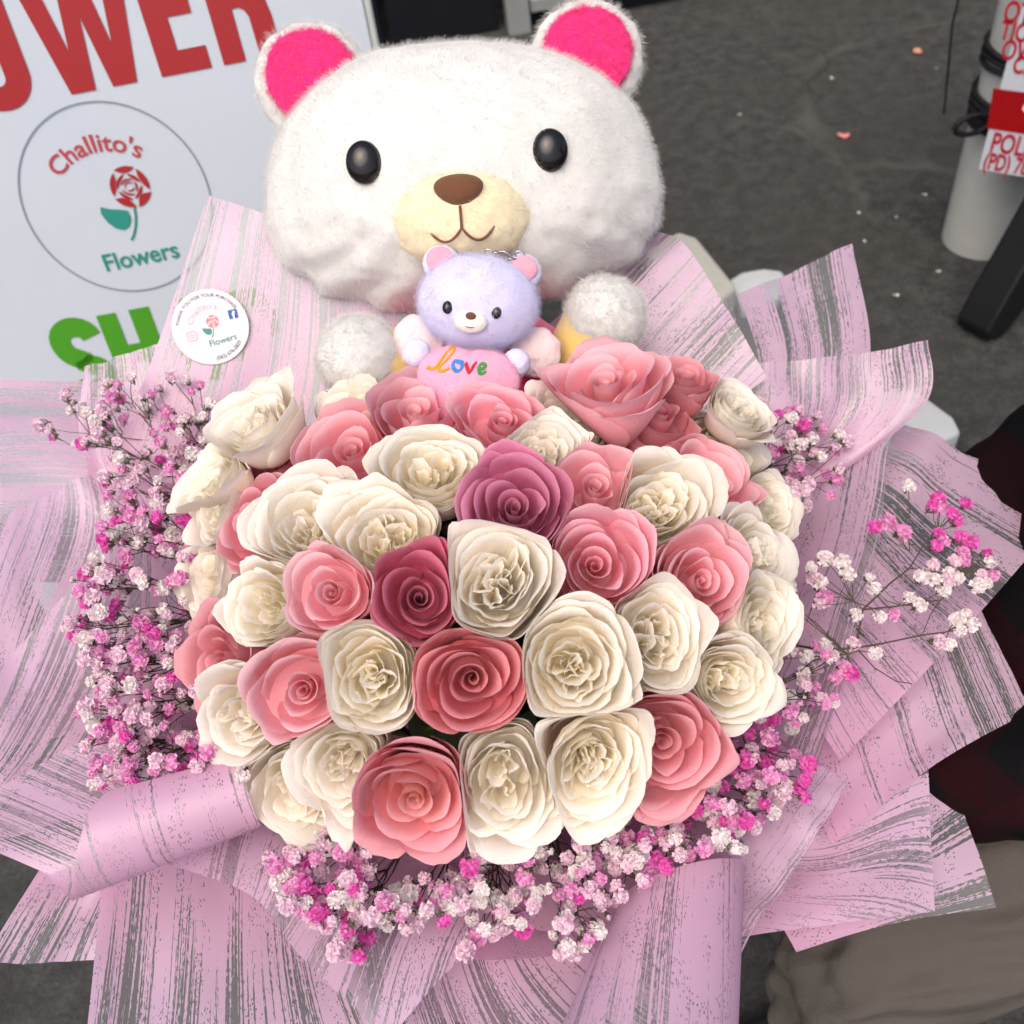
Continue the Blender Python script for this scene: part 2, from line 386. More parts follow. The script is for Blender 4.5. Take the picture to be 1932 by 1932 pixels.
link('red_box', MB().flat([a0, (.30, a0[1]), (.30, a1[1]), (a1[0], a1[1])], .0008).mesh('rb', False), M_PRD, plate)
pw('OTHER', 1890, 40, 40*k, .62); pw('TION', 1884, 73, 36*k, .62); pw('OWNER', 1886, 110, 38*k, .62); pw('CITY', 1908, 136, 34*k, .62)
pw('T', 1926, 168, 36*k, .6, M_WHITE); pw('S', 1928, 208, 40*k, .6, M_WHITE)
pw('POLICE', 1866, 284, 42*k, .6); pw('(PD) 786 B', 1853, 316, 36*k, .55)
# thin cable hanging beside the bollard
c0, c1 = at(1812, -30, 2.2), at(1781, 60, 2.35)
tag(link('cable', MB().tube([at(1815, -40, 2.2), at(1806, 10, 2.25), at(1797, 45, 2.3), ground(1781, 215)], .0028, 6).mesh('cable'), M_BLACK), 'thin black cable hanging down beside the bollard', 'cable')

# ------------------------------------------------------------------ white concrete pieces behind the bouquet
M_CONC = plain('white_concrete', (.42, .42, .37), .8, .3, .14, 25, bump=.3)
def slab(name, poly_px, z, label, cat, bv=.012, mat=M_CONC, sink=0.0):
    pts = [ground(x, y, z) for x, y in poly_px]; c = sum(pts, Vector())/len(pts); c.z = 0
    m = MB().prism([(p.x-c.x, p.y-c.y) for p in pts], -.01, z).mesh(name, False); bevel(m, bv, 3)
    m.polygons.foreach_set('use_smooth', [True]*len(m.polygons)); o = link(name, m, mat); o.location = c; return tag(o, label, cat)
slab('wheel_stop', [(1215, 470), (1280, 434), (1315, 445), (1392, 540), (1350, 572), (1305, 600)], .08, 'white painted concrete wheel stop lying behind the plush bear', 'wheel stop')
slab('flat_stone', [(1375, 527), (1400, 512), (1440, 505), (1475, 509), (1486, 525), (1470, 560), (1400, 580)], .03, 'flat rounded white stone lying at the end of the wheel stop', 'stone', .008, plain('pale_stone', (.50, .54, .55), .7, .3, .1, 20))
slab('kerb_piece', [(1650, 735), (1725, 733), (1745, 745), (1800, 785), (1815, 815), (1760, 840), (1660, 840)], .05, 'white kerb piece between the pink paper and the dark jacket', 'kerb', .01, plain('pale_kerb', (.46, .49, .49), .7, .3, .1, 20))
# black board standing at the right edge
fb = ground(1832, 636)
bb = [(0, 0), (.035, -.012), (.06, -.004), (.17, .11), (.60, .62), (.52, .72), (.36, .60), (.012, .055), (-.006, .02)]
M_BK = plain('black_plastic', (.006, .006, .006), .5, .3, .2)
q_ = MB().prism(bb, -.04, .04).mesh('easel', False); bevel(q_, .006, 2)
o = link('easel_foot', q_, M_BK, M=frame(Vector((.75, .35, .0)).normalized(), Vector((.0, .1, 1)).normalized(), Vector((.42, -.9, .09)).normalized(), fb+Vector((0, 0, .012))))
tag(o, 'black tapered foot of a folding easel on the asphalt', 'easel')
# small litter on the asphalt
M_LP = plain('fallen_petal', srgb(226, 140, 140), .6); M_LW = plain('litter_white', (.5, .5, .46), .7); M_LO = plain('fallen_orange_petal', srgb(200, 140, 110), .6)
def litter(px, py, s, mat, name, label, cat, group=None):
    p = ground(px, py); ph = rnd.random()*9
    m = MB().grid(lambda a, b: ((a-.5)*s*(1.2-.5*abs(b-.5)), (b-.5)*s*.8*(1-.6*abs(a-.5)), .004+s*.35*((a-.5)**2+.4*(b-.5)**2)+.002*math.sin(ph+a*5)), 6, 5).mesh(name)
    o = link(name, m, mat); o.location = p; o.rotation_euler.z = ph; tag(o, label, cat, group)
litter(1591, 259, .026, M_LP, 'fallen_petal', 'curled pink petal fallen on the asphalt', 'petal')
litter(1731, 101, .030, M_LO, 'fallen_petal', 'curled orange petal fallen on the asphalt by the cable', 'petal')
for x, y in ((1395, 219), (1743, 370), (1690, 412), (1890, 130), (1766, 132), (1620, 405), (1632, 458), (1570, 150), (1905, 505), (1888, 520), (1870, 512), (1893, 578), (1912, 489), (1850, 540), (1690, 560), (1770, 515)):
    litter(x, y, rnd.uniform(.008, .015), M_LW, 'litter_scrap', 'pale scrap of litter lying on the dark asphalt', 'litter', 'pale scraps on the asphalt')

# ------------------------------------------------------------------ person half kneeling beside the bouquet
def skin(name, joints, edges, mat, parent, root=0, sub=2, disp=0.0, dscale=9.0, dvec=(1, 1, 1), ridge=0.0):
    m = bpy.data.meshes.new(name); m.from_pydata([j[0] for j in joints], edges, [])
    o = bpy.data.objects.new(name, m); C.objects.link(o)
    o.modifiers.new('s', 'SKIN'); 
    for i, j in enumerate(joints):
        rr = j[1] if isinstance(j[1], tuple) else (j[1], j[1]); sv = m.skin_vertices[0].data[i]; sv.radius = rr; sv.use_root = (i == root)
    o.modifiers.new('u', 'SUBSURF').levels = sub; o.modifiers['u'].render_levels = sub
    bpy.context.view_layer.update()
    me = bpy.data.meshes.new_from_object(o.evaluated_get(bpy.context.evaluated_depsgraph_get()))
    bpy.data.objects.remove(o)
    if disp:
        ns = [v.normal.copy() for v in me.vertices]
        for v, n_ in zip(me.vertices, ns): q_ = Vector((v.co.x*dvec[0], v.co.y*dvec[1], v.co.z*dvec[2])); v.co += n_*disp*(noise.noise(q_*dscale)+.6*noise.noise(q_*dscale*2.3)+ridge*(.5-abs(noise.noise(q_*dscale*.8))*2))
    me.polygons.foreach_set('use_smooth', [True]*len(me.polygons)); me.materials.clear()
    return link(name, me, mat, parent)
def plaid_mat():
    t = NT('plaid_jacket'); co = t.coord()
    def band(ax, sc_, ph, thr):
        nd = t.n('SeparateXYZ'); t.l(co, nd.inputs[0]); x = t.math('FRACT', t.math('MULTIPLY_ADD', nd.outputs[ax], sc_, ph)); return t.math('LESS_THAN', x, thr)
    c = t.mix(t.math('MULTIPLY', band(0, 7.5, .31, .22), .6), (.004, .004, .005), (.013, .002, .003))
    c = t.mix(t.math('MULTIPLY', band(2, 7.5, .1, .2), .6), c, (.016, .002, .003)); c = t.mix(t.math('MULTIPLY', band(1, 8.5, .4, .14), .35), c, (.025, .003, .006))
    t.col(c); t.set(Roughness=.95); t.b.inputs['Specular IOR Level'].default_value = .1; t.bump(t.noise(600, 2, co), .3, .001); return t.m
M_JACKET = plaid_mat()
M_TROUS = NT('taupe_cloth'); _c = M_TROUS.coord(); M_TROUS.col(M_TROUS.mix(M_TROUS.noise(7, 4, _c), (.060, .052, .044), (.098, .088, .075))); M_TROUS.set(Roughness=.95); M_TROUS.bump(M_TROUS.math('ADD', M_TROUS.math('MULTIPLY', M_TROUS.noise(1.0, 3, M_TROUS.mapping(_c, (6, 22, 22), (0, 0, .35)), .5, .25), 6.0), M_TROUS.noise(500, 3, _c, .7)), .7, .0022); M_TROUS = M_TROUS.m
M_SKIN = plain('skin', (.42, .24, .17), .5, .4, .08, 30); M_HAIR = plain('hair', (.012, .009, .007), .5, .4, .3); M_SHOE = plain('shoe', (.02, .02, .022), .5)
PB = Vector((0, 0, 0))
person = empty('person', (.62, .45, 0)); tag(person, 'person in black and dark red plaid jacket and taupe trousers kneeling beside the bouquet', 'person')
o_ = Vector((.62, .45, 0))
V = lambda x, y, z: Vector((x, y, z)) - o_
grip = V(-.055, .50, .50)
body = [(V(.64, .44, .50), .13), (V(.62, .46, .72), .13), (V(.60, .47, .93), .14), (V(.585, .475, 1.03), .054), (V(.575, .475, 1.09), .05), (V(.565, .475, 1.15), .045), (V(.56, .475, 1.20), .04),
        (V(.62, .57, .93), .055), (V(.52, .60, .66), .045), (V(.24, .56, .54), .034), (V(.06, .535, .51), .026), (V(.01, .525, .51), (.04, .022)),
        (V(.59, .34, .93), .05), (V(.51, .28, .70), .045), (V(.24, .40, .55), .036), (V(.07, .46, .50), .026), (V(.02, .475, .50), (.04, .022)),
        (V(.62, .35, .48), .07), (V(.24, .265, .47), .045), (V(.26, .275, .24), .04), (V(.30, .28, .07), .035),
        (V(.64, .55, .46), .07), (V(.44, .61, .11), .045), (V(.68, .66, .07), .04), (V(.84, .67, .06), .04)]
bed = [(0, 1), (1, 2), (2, 3), (3, 4), (4, 5), (5, 6), (2, 7), (7, 8), (8, 9), (9, 10), (10, 11), (2, 12), (12, 13), (13, 14), (14, 15), (15, 16), (0, 17), (17, 18), (18, 19), (19, 20), (0, 21), (21, 22), (22, 23), (23, 24)]
for hi, s in ((11, 1), (16, -1)):
    h = body[hi][0]
    for fi in range(4):
        a = len(body); d0 = Vector((-.03, 0, .018-.013*fi))
        body.append((h+d0+Vector((0, -.004*s, 0)), .0095)); body.append((h+d0+Vector((-.034, -.012*s, 0)), .0085)); body.append((h+d0+Vector((-.05, -.034*s, 0)), .0078))
        bed += [(hi, a), (a, a+1), (a+1, a+2)]
    a = len(body); body.append((h+Vector((-.008, -.018*s, .03)), .0105)); body.append((h+Vector((-.03, -.034*s, .034)), .009)); bed += [(hi, a), (a, a+1)]
BODY = skin('body', body, bed, M_SKIN, person, 0, 2)
jk = [(V(.56, .44, .55), (.17, .15)), (V(.60, .46, .74), .165), (V(.60, .47, .93), .165), (V(.585, .475, 1.03), .075), (V(.62, .57, .93), .085), (V(.53, .59, .68), .085), (V(.26, .565, .55), .056), (V(.13, .545, .53), .046),
      (V(.59, .34, .93), .075), (V(.51, .28, .70), .075), (V(.26, .40, .56), .055), (V(.14, .44, .53), .045), (V(.50, .44, .50), (.15, .13))]
skin('jacket', jk, [(0, 1), (1, 2), (2, 3), (2, 4), (4, 5), (5, 6), (6, 7), (2, 8), (8, 9), (9, 10), (10, 11), (0, 12)], M_JACKET, person, 0, 3, .012, 11)
tr = [(V(.66, .44, .48), .155), (V(.62, .34, .49), .12), (V(.42, .285, .49), .105), (V(.235, .262, .49), .083), (V(.245, .27, .36), .078), (V(.28, .275, .12), .07), (V(.64, .55, .45), .12), (V(.53, .585, .27), .10), (V(.42, .62, .1), .085), (V(.66, .66, .08), .07), (V(.78, .665, .075), .065)]
skin('trousers', tr, [(0, 1), (1, 2), (2, 3), (3, 4), (4, 5), (0, 6), (6, 7), (7, 8), (8, 9), (9, 10)], M_TROUS, person, 0, 5, .013, 9, (.55, 2.6, 1.9), 1.2)
skin('shoe', [(V(.32, .28, .05), .05), (V(.24, .275, .04), (.048, .04)), (V(.13, .27, .03), (.045, .03))], [(0, 1), (1, 2)], M_SHOE, person, 0, 2)
skin('shoe', [(V(.84, .67, .06), .05), (V(.86, .67, .10), (.045, .045)), (V(.87, .67, .16), (.035, .04))], [(0, 1), (1, 2)], M_SHOE, person, 0, 2)
hd = V(.557, .475, 1.215)
def gs(d, r): return math.exp(-(d/r)**2)
def head_pt(v):
    """sculpted head, face toward -x: brow, sockets, nose, lips, chin, narrowing jaw"""
    z = v.z; jaw = 1-.30*max(0, -z-.1)**1.2; p = Vector((v.x*.094*(1-.10*max(0, -z)), v.y*.074*jaw, z*.116))
    if v.x < .1:
        f = 0.0; y = p.y
        f += .020*gs(y, .012)*gs(p.z+.022, .020)*(1 if p.z > -.045 else .4) + .008*gs(y, .016)*gs(p.z+.034, .009)
        f += .006*gs(p.z-.024, .012)*gs(y, .05) - .007*(gs(y-.031, .014)+gs(y+.031, .014))*gs(p.z-.004, .012)
        f += .005*gs(y, .020)*gs(p.z+.058, .007) + .0045*gs(y, .018)*gs(p.z+.070, .006) + .007*gs(y, .022)*gs(p.z+.095, .016)
        f += .004*(gs(y-.045, .02)+gs(y+.045, .02))*gs(p.z+.03, .022); p.x -= f
    return hd+p
hm_ = ball('head', 5, head_pt)
bmj = bmesh.new(); bmj.from_mesh(BODY.data); bmj.from_mesh(hm_); bmj.to_mesh(BODY.data); bmj.free()
BODY.data.polygons.foreach_set('use_smooth', [True]*len(BODY.data.polygons))
def hair_pt(v):
    low = v.x < -.25 and v.z < .42 - .15*abs(v.y)
    k = .90 if low or v.z < -.55 else 1.075
    return hd+Vector((v.x*.094*k+.006, v.y*.076*k, v.z*.116*k+(.006 if not low else 0)))+(v*.004*noise.noise(v*14) if not low else Vector())
link('hair', ball('hair', 5, hair_pt), M_HAIR, person)
M_SCL = plain('eye_white', (.7, .68, .65), .3)
for s in (-1, 1):
    link('ear', ball('ear', 3, lambda v: hd+Vector((.004+v.x*.015, s*.074+v.y*.007+s*.004*v.x, -.008+v.z*.029))), M_SKIN, person)
    e = link('eye', ball('eye', 3, lambda v: hd+Vector((-.079+v.x*.010, s*.031+v.y*.0115, .003+v.z*.0065))), M_SCL, person)
    link('iris', ball('iris', 2, lambda v: hd+Vector((-.0865+v.x*.003, s*.031+v.y*.0055, .003+v.z*.0055))), M_HAIR, e)
    link('eyebrow', MB().tube([hd+Vector((-.089+.016*q*q, s*(.016+.034*q), .024+.005*math.sin(q*2.6))) for q in [i/6 for i in range(7)]], [.002, .0032, .0034, .0032, .003, .0024, .0012], 6).mesh('brow'), M_HAIR, person)
link('lips', MB().tube([hd+Vector((-.1005+.010*q*q, .022*q, -.0635-.002*(1-q*q)*0)) for q in [i/6-1 for i in range(13)]], [.0015+.0028*(1-abs(i/6-1)) for i in range(13)], 6).mesh('lips'), plain('lips', (.36, .14, .12), .5), person)

# ------------------------------------------------------------------ bouquet frame
_v = ray(950, 1150).normalized(); CD = CAM + _v*.80
_w = (up - _v*up.dot(_v)).normalized(); BETA = R(28)
A = (-_v*math.cos(BETA) + _w*math.sin(BETA)).normalized()
BX = (rt - A*rt.dot(A)).normalized(); BY = A.cross(BX)
BF = frame(BX, BY, A, CD); BFI = BF.inverted()
def onz(px, py, z):
    """photo pixel on the bouquet's level z (metres along its axis)"""
    d = ray(px, py); k = (z - (CAM-CD).dot(A))/d.dot(A); return CAM + d*k
def B(x, y, z): return BF @ Vector((x, y, z))
DOME = Vector((.235, .195, .165)); DZ = -.035
def dome_hit(px, py):
    o = BFI @ CAM; d = (BFI.to_3x3() @ ray(px, py)); o = o - Vector((0, 0, DZ))
    oo = Vector((o.x/DOME.x, o.y/DOME.y, o.z/DOME.z)); dd = Vector((d.x/DOME.x, d.y/DOME.y, d.z/DOME.z))
    a = dd.dot(dd); b = oo.dot(dd); c = oo.dot(oo)-1; D = b*b-a*c
    k = (-b-math.sqrt(D))/a if D > 0 else -b/a
    p = o+d*k; n = Vector((p.x/DOME.x**2, p.y/DOME.y**2, p.z/DOME.z**2)).normalized()
    return BF @ (p+Vector((0, 0, DZ))), BF.to_3x3() @ n, k

# ------------------------------------------------------------------ roses
def petal_mat(name, inner, mid, edge, back, hue=.0):
    t = NT(name); k = t.attr('k').outputs['Fac']; tt = t.attr('t').outputs['Fac']; co = t.coord()
    oi = t.n('ObjectInfo').outputs['Random']
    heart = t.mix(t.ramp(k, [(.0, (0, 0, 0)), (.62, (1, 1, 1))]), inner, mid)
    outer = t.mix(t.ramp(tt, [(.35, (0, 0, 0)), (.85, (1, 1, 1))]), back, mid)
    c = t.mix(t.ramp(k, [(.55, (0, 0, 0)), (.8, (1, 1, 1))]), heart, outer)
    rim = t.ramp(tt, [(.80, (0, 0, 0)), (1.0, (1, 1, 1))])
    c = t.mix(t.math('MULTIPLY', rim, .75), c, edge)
    uv = t.n('CombineXYZ'); t.l(t.attr('s').outputs['Fac'], uv.inputs[0]); t.l(tt, uv.inputs[1])
    vein = t.noise(1.0, 3, t.mapping(uv.outputs[0], (26, 3, 1)))
    c = t.mix(t.math('MULTIPLY', vein, .18), c, tuple(x*.72 for x in mid))
    blot = t.ramp(t.noise(55, 3, co), [(.62, (0, 0, 0)), (.8, (1, 1, 1))])
    c = t.mix(t.math('MULTIPLY', blot, .22), c, edge)
    br_ = t.math('MULTIPLY', t.ramp(tt, [(.93, (0, 0, 0)), (1.0, (1, 1, 1))]), t.ramp(t.noise(38, 4, co, .7), [(.60, (0, 0, 0)), (.72, (1, 1, 1))]))
    c = t.mix(t.math('MULTIPLY', br_, .45), c, (.50, .33, .16))
    hs = t.n('HueSaturation'); t.l(c, hs.inputs['Color']); t.l(t.math('MULTIPLY_ADD', oi, .16, .90), hs.inputs['Value'])
    c = hs.outputs[0]; t.col(c); t.set(Roughness=.62); t.b.inputs['Specular IOR Level'].default_value = .22
    t.b.inputs['Sheen Weight'].default_value = .12
    bn = t.bump(t.math('ADD', vein, t.math('MULTIPLY', t.noise(90, 2, co), .6)), .28, .0015)
    tr = t.n('BsdfTranslucent'); t.l(c, tr.inputs['Color']); t.l(bn, tr.inputs['Normal'])
    mx = t.n('MixShader'); mx.inputs[0].default_value = .38; t.l(t.b.outputs[0], mx.inputs[1]); t.l(tr.outputs[0], mx.inputs[2]); t.l(mx.outputs[0], t.out.inputs[0])
    return t.m
PM_ = {
 'cream': [petal_mat('petal_cream', (.97, .885, .67), (.97, .905, .79), (.97, .93, .87), (.95, .73, .57)),
           petal_mat('petal_ivory', (.97, .895, .73), (.97, .91, .82), (.97, .925, .87), (.95, .79, .67))],
 'pink': [petal_mat('petal_pink', (.86, .28, .35), (.92, .40, .48), (.95, .61, .68), (.92, .34, .40)),
          petal_mat('petal_salmon', (.90, .35, .40), (.94, .47, .53), (.96, .66, .71), (.94, .40, .44))],
 'rosy': [petal_mat('petal_dusty_rose', (.80, .26, .30), (.86, .35, .40), (.91, .49, .54), (.85, .30, .36))],
 'coral': [petal_mat('petal_coral', (.62, .09, .14), (.86, .26, .30), (.93, .44, .46), (.88, .30, .32))],
 'mauve': [petal_mat('petal_mauve', (.50, .07, .17), (.68, .18, .33), (.80, .36, .50), (.74, .28, .42))],
 'plum': [petal_mat('petal_deep_rose', (.46, .03, .08), (.68, .12, .22), (.78, .27, .37), (.62, .07, .17))],
 'peach': [petal_mat('petal_peach_heart', (.90, .46, .37), (.86, .33, .39), (.91, .48, .53), (.85, .28, .37))],
}
def petal_mesh(name, phi0, rtop, zt, w, Lc, a1, zb, ruf, seed, drop, spiral, k, nu=12, nv=10, point=0.0, off=(0, 0), sq=1.0, cupp=1.5):
    """a petal: cup wall up to radius rtop at height zt, then a lip of length Lc that bends outward to the angle a1"""
    V_, F_, T_, S_ = [], [], [], []; a0 = .12
    H = zt-zb; tb = H/(H+Lc)
    for j in range(nv+1):
        t = 1-(1-j/nv)**1.55
        for i in range(nu+1):
            s = 2*i/nu-1
            wt = w*(.40+.60*math.sin(math.pi/2*min(1, t*1.4)))*(1-(.18+.34*point)*max(0, (t-.66)/.34)**1.7)
            te = t*(1-drop*abs(s)**2.4)+point*.05*t*max(0, 1-abs(s)*2.6)
            q = min(1, te/tb); rr = .16*rtop+.84*rtop*(1-(1-q)**cupp); z = zb+H*q
            if te > tb:
                x = min(1.15, (te-tb)/(1-tb)); al = a1*(.82+.45*abs(s)**1.6*(.4+.6*point)); bb = al-a0
                rr += Lc*(math.cos(a0)-math.cos(a0+bb*x))/bb; z += Lc*(math.sin(a0+bb*x)-math.sin(a0))/bb
            rr *= 1+spiral*s*min(1, t*1.5)
            nz = noise.noise(Vector((s*1.7+seed*3.1, t*1.5, seed*1.7))); n2 = noise.noise(Vector((s*4.6+seed, t*2.6, seed*5.3)))
            rr += ruf*(nz*1.2+n2*.5)*t**1.5; z += ruf*.7*n2*t*t
            ph = phi0+s*wt+.08*nz*t
            x_, y_ = rr*math.cos(ph), rr*math.sin(ph)
            V_.append((x_*sq+off[0], y_/sq**.5+off[1], z)); T_.append(t); S_.append(s)
    for j in range(nv):
        for i in range(nu):
            a = j*(nu+1)+i; F_.append((a, a+1, a+nu+2, a+nu+1))
    m = mesh(name, V_, F_)
    for nm, dat in (('t', T_), ('s', S_), ('k', [k]*len(V_))):
        at_ = m.attributes.new(nm, 'FLOAT', 'POINT'); at_.data.foreach_set('value', dat)
    return m
def outer_petals(g, P, ph, n, opn, r0=.68, big=1.0):
    for i in range(n):
        q = i/(n-1); ph += 2.42+g.uniform(-.35, .35); L = (.17+.11*q)*g.uniform(.75, 1.2)*opn*big
        P.append(petal_mesh('petal', ph, (r0+.13*q)*(.90+.10*opn), -.07-.11*q*opn+g.uniform(-.06, .05), 1.10-.06*q, L, (1.5+.8*q*g.uniform(.6, 1.2))*(.6+.4*opn), -1.2, .05, g.random()*50, .17, .06, .66+.34*q, 14, 12, g.random(), cupp=1.45))
    return ph
def base_mesh():
    m = MB().grid(lambda a, b: ((.01+.55*b)*math.cos(6.2832*a), (.01+.55*b)*math.sin(6.2832*a), -.55+.30*b*b), 16, 5, True).mesh('petal_base')
    for nm, val in (('t', .3), ('s', .0), ('k', .5)):
        at_ = m.attributes.new(nm, 'FLOAT', 'POINT'); at_.data.foreach_set('value', [val]*len(m.vertices))
    return m
def rose_spiral(seed, opn=1.0, dense=1.0):
    g = random.Random(seed); P = []; ph = g.random()*6.28
    for i in range(6):
        q = i/5; ph += 2.2+g.uniform(-.3, .3)
        P.append(petal_mesh('petal', ph, .04+.14*q, -.07+.05*q+g.uniform(-.012, .012), 2.3-.5*q, .04+.03*q, .5+.4*q, -.75, .008, g.random()*50, .05, .17, .02+.2*q, 16, 8))
    n2 = int(8*dense+.5)
    for i in range(n2):
        q = i/(n2-1); ph += 2.35+g.uniform(-.35, .35)
        P.append(petal_mesh('petal', ph, (.23+.40*q**.9)*(.88+.12*opn), -.03-.03*q+g.uniform(-.045, .03), 1.5-.32*q, .08+.10*q*opn, 1.0+.75*q*g.uniform(.6, 1.2), -1.0, .026, g.random()*50, .13, .13, .25+.38*q, 14, 10, .6*g.random()))
    P.append(base_mesh())
    outer_petals(g, P, ph, 8, opn); return P
def rose_garden(seed, opn=1.0, groups=3):
    g = random.Random(seed); P = []; ph = g.random()*6.28; th = g.random()*6.28
    for c in range(groups):
        th += 6.283/groups+g.uniform(-.35, .35); rc = g.uniform(.08, .17); ox, oy = rc*math.cos(th), rc*math.sin(th); a = g.random()*6.28
        for i in range(5):
            q = i/4; a += g.uniform(1.7, 2.7)
            P.append(petal_mesh('petal', a, .05+.15*q, -.09+.03*q+g.uniform(-.05, .05), 1.5-.3*q, .05+.03*q, .7+.4*g.random(), -.7, .05, g.random()*50, .08, g.uniform(.1, .3), .05+.22*q, 12, 8, 0, (ox, oy), g.uniform(.6, 1.6)))
    for i in range(16):
        q = i/15; ph += 2.4+g.uniform(-.45, .45)
        P.append(petal_mesh('petal', ph, .29+.38*q, -.03-.04*q+g.uniform(-.055, .045), 1.15+.2*g.random(), .07+.08*q, .9+.7*q*g.uniform(.6, 1.2), -1.0, .05, g.random()*50, .13, .14*g.choice((1, 1, -1)), .32+.30*q, 14, 10, .4*g.random()))
    P.append(base_mesh()); outer_petals(g, P, ph, 8, opn, .70); return P
FORMS = {'garden': [rose_garden(s, o, q) for s, o, q in ((11, 1, 3), (23, 1.1, 4), (37, .8, 2), (41, 1.15, 3), (53, .6, 2), (67, 1.0, 3))], 'spiral': [rose_spiral(s, o, q) for s, o, q in ((101, 1, 1.25), (113, 1.25, 1), (127, .75, .8), (131, 1.1, 1.1), (149, .55, .8))]}
M_STEM = plain('rose_stem', (.05, .11, .03), .55, .4, .2, 60); M_LEAF = NT('rose_leaf')
_u = M_LEAF.coord(); M_LEAF.col(M_LEAF.mix(M_LEAF.noise(40, 3, _u), (.018, .06, .016), (.045, .11, .03))); M_LEAF.set(Roughness=.4); M_LEAF.bump(M_LEAF.noise(150, 3, _u), .3, .001); M_LEAF = M_LEAF.m
HANDLE = B(-.0, -.01, -.36)
SEPAL = []
for k in range(5):
    a = 2*math.pi*k/5
    SEPAL.append((a,))
def calyx_mesh():
    mb = MB().grid(lambda a, b: ((.10+.10*math.sin(b*2.2))*math.cos(6.2832*a), (.10+.10*math.sin(b*2.2))*math.sin(6.2832*a), -1.42+.26*b), 12, 5, True)
    for k in range(5):
        p = 6.2832*k/5
        def f(a, b, p=p):
            s = (a-.5)*.5*(1-b)**.7; r = .19+.30*math.sin(b*1.5); return (r*math.cos(p+s), r*math.sin(p+s), -1.2+.38*b-.2*b*b)
        mb.grid(f, 4, 5)
    return mb.mesh('calyx')
CALYX = calyx_mesh()
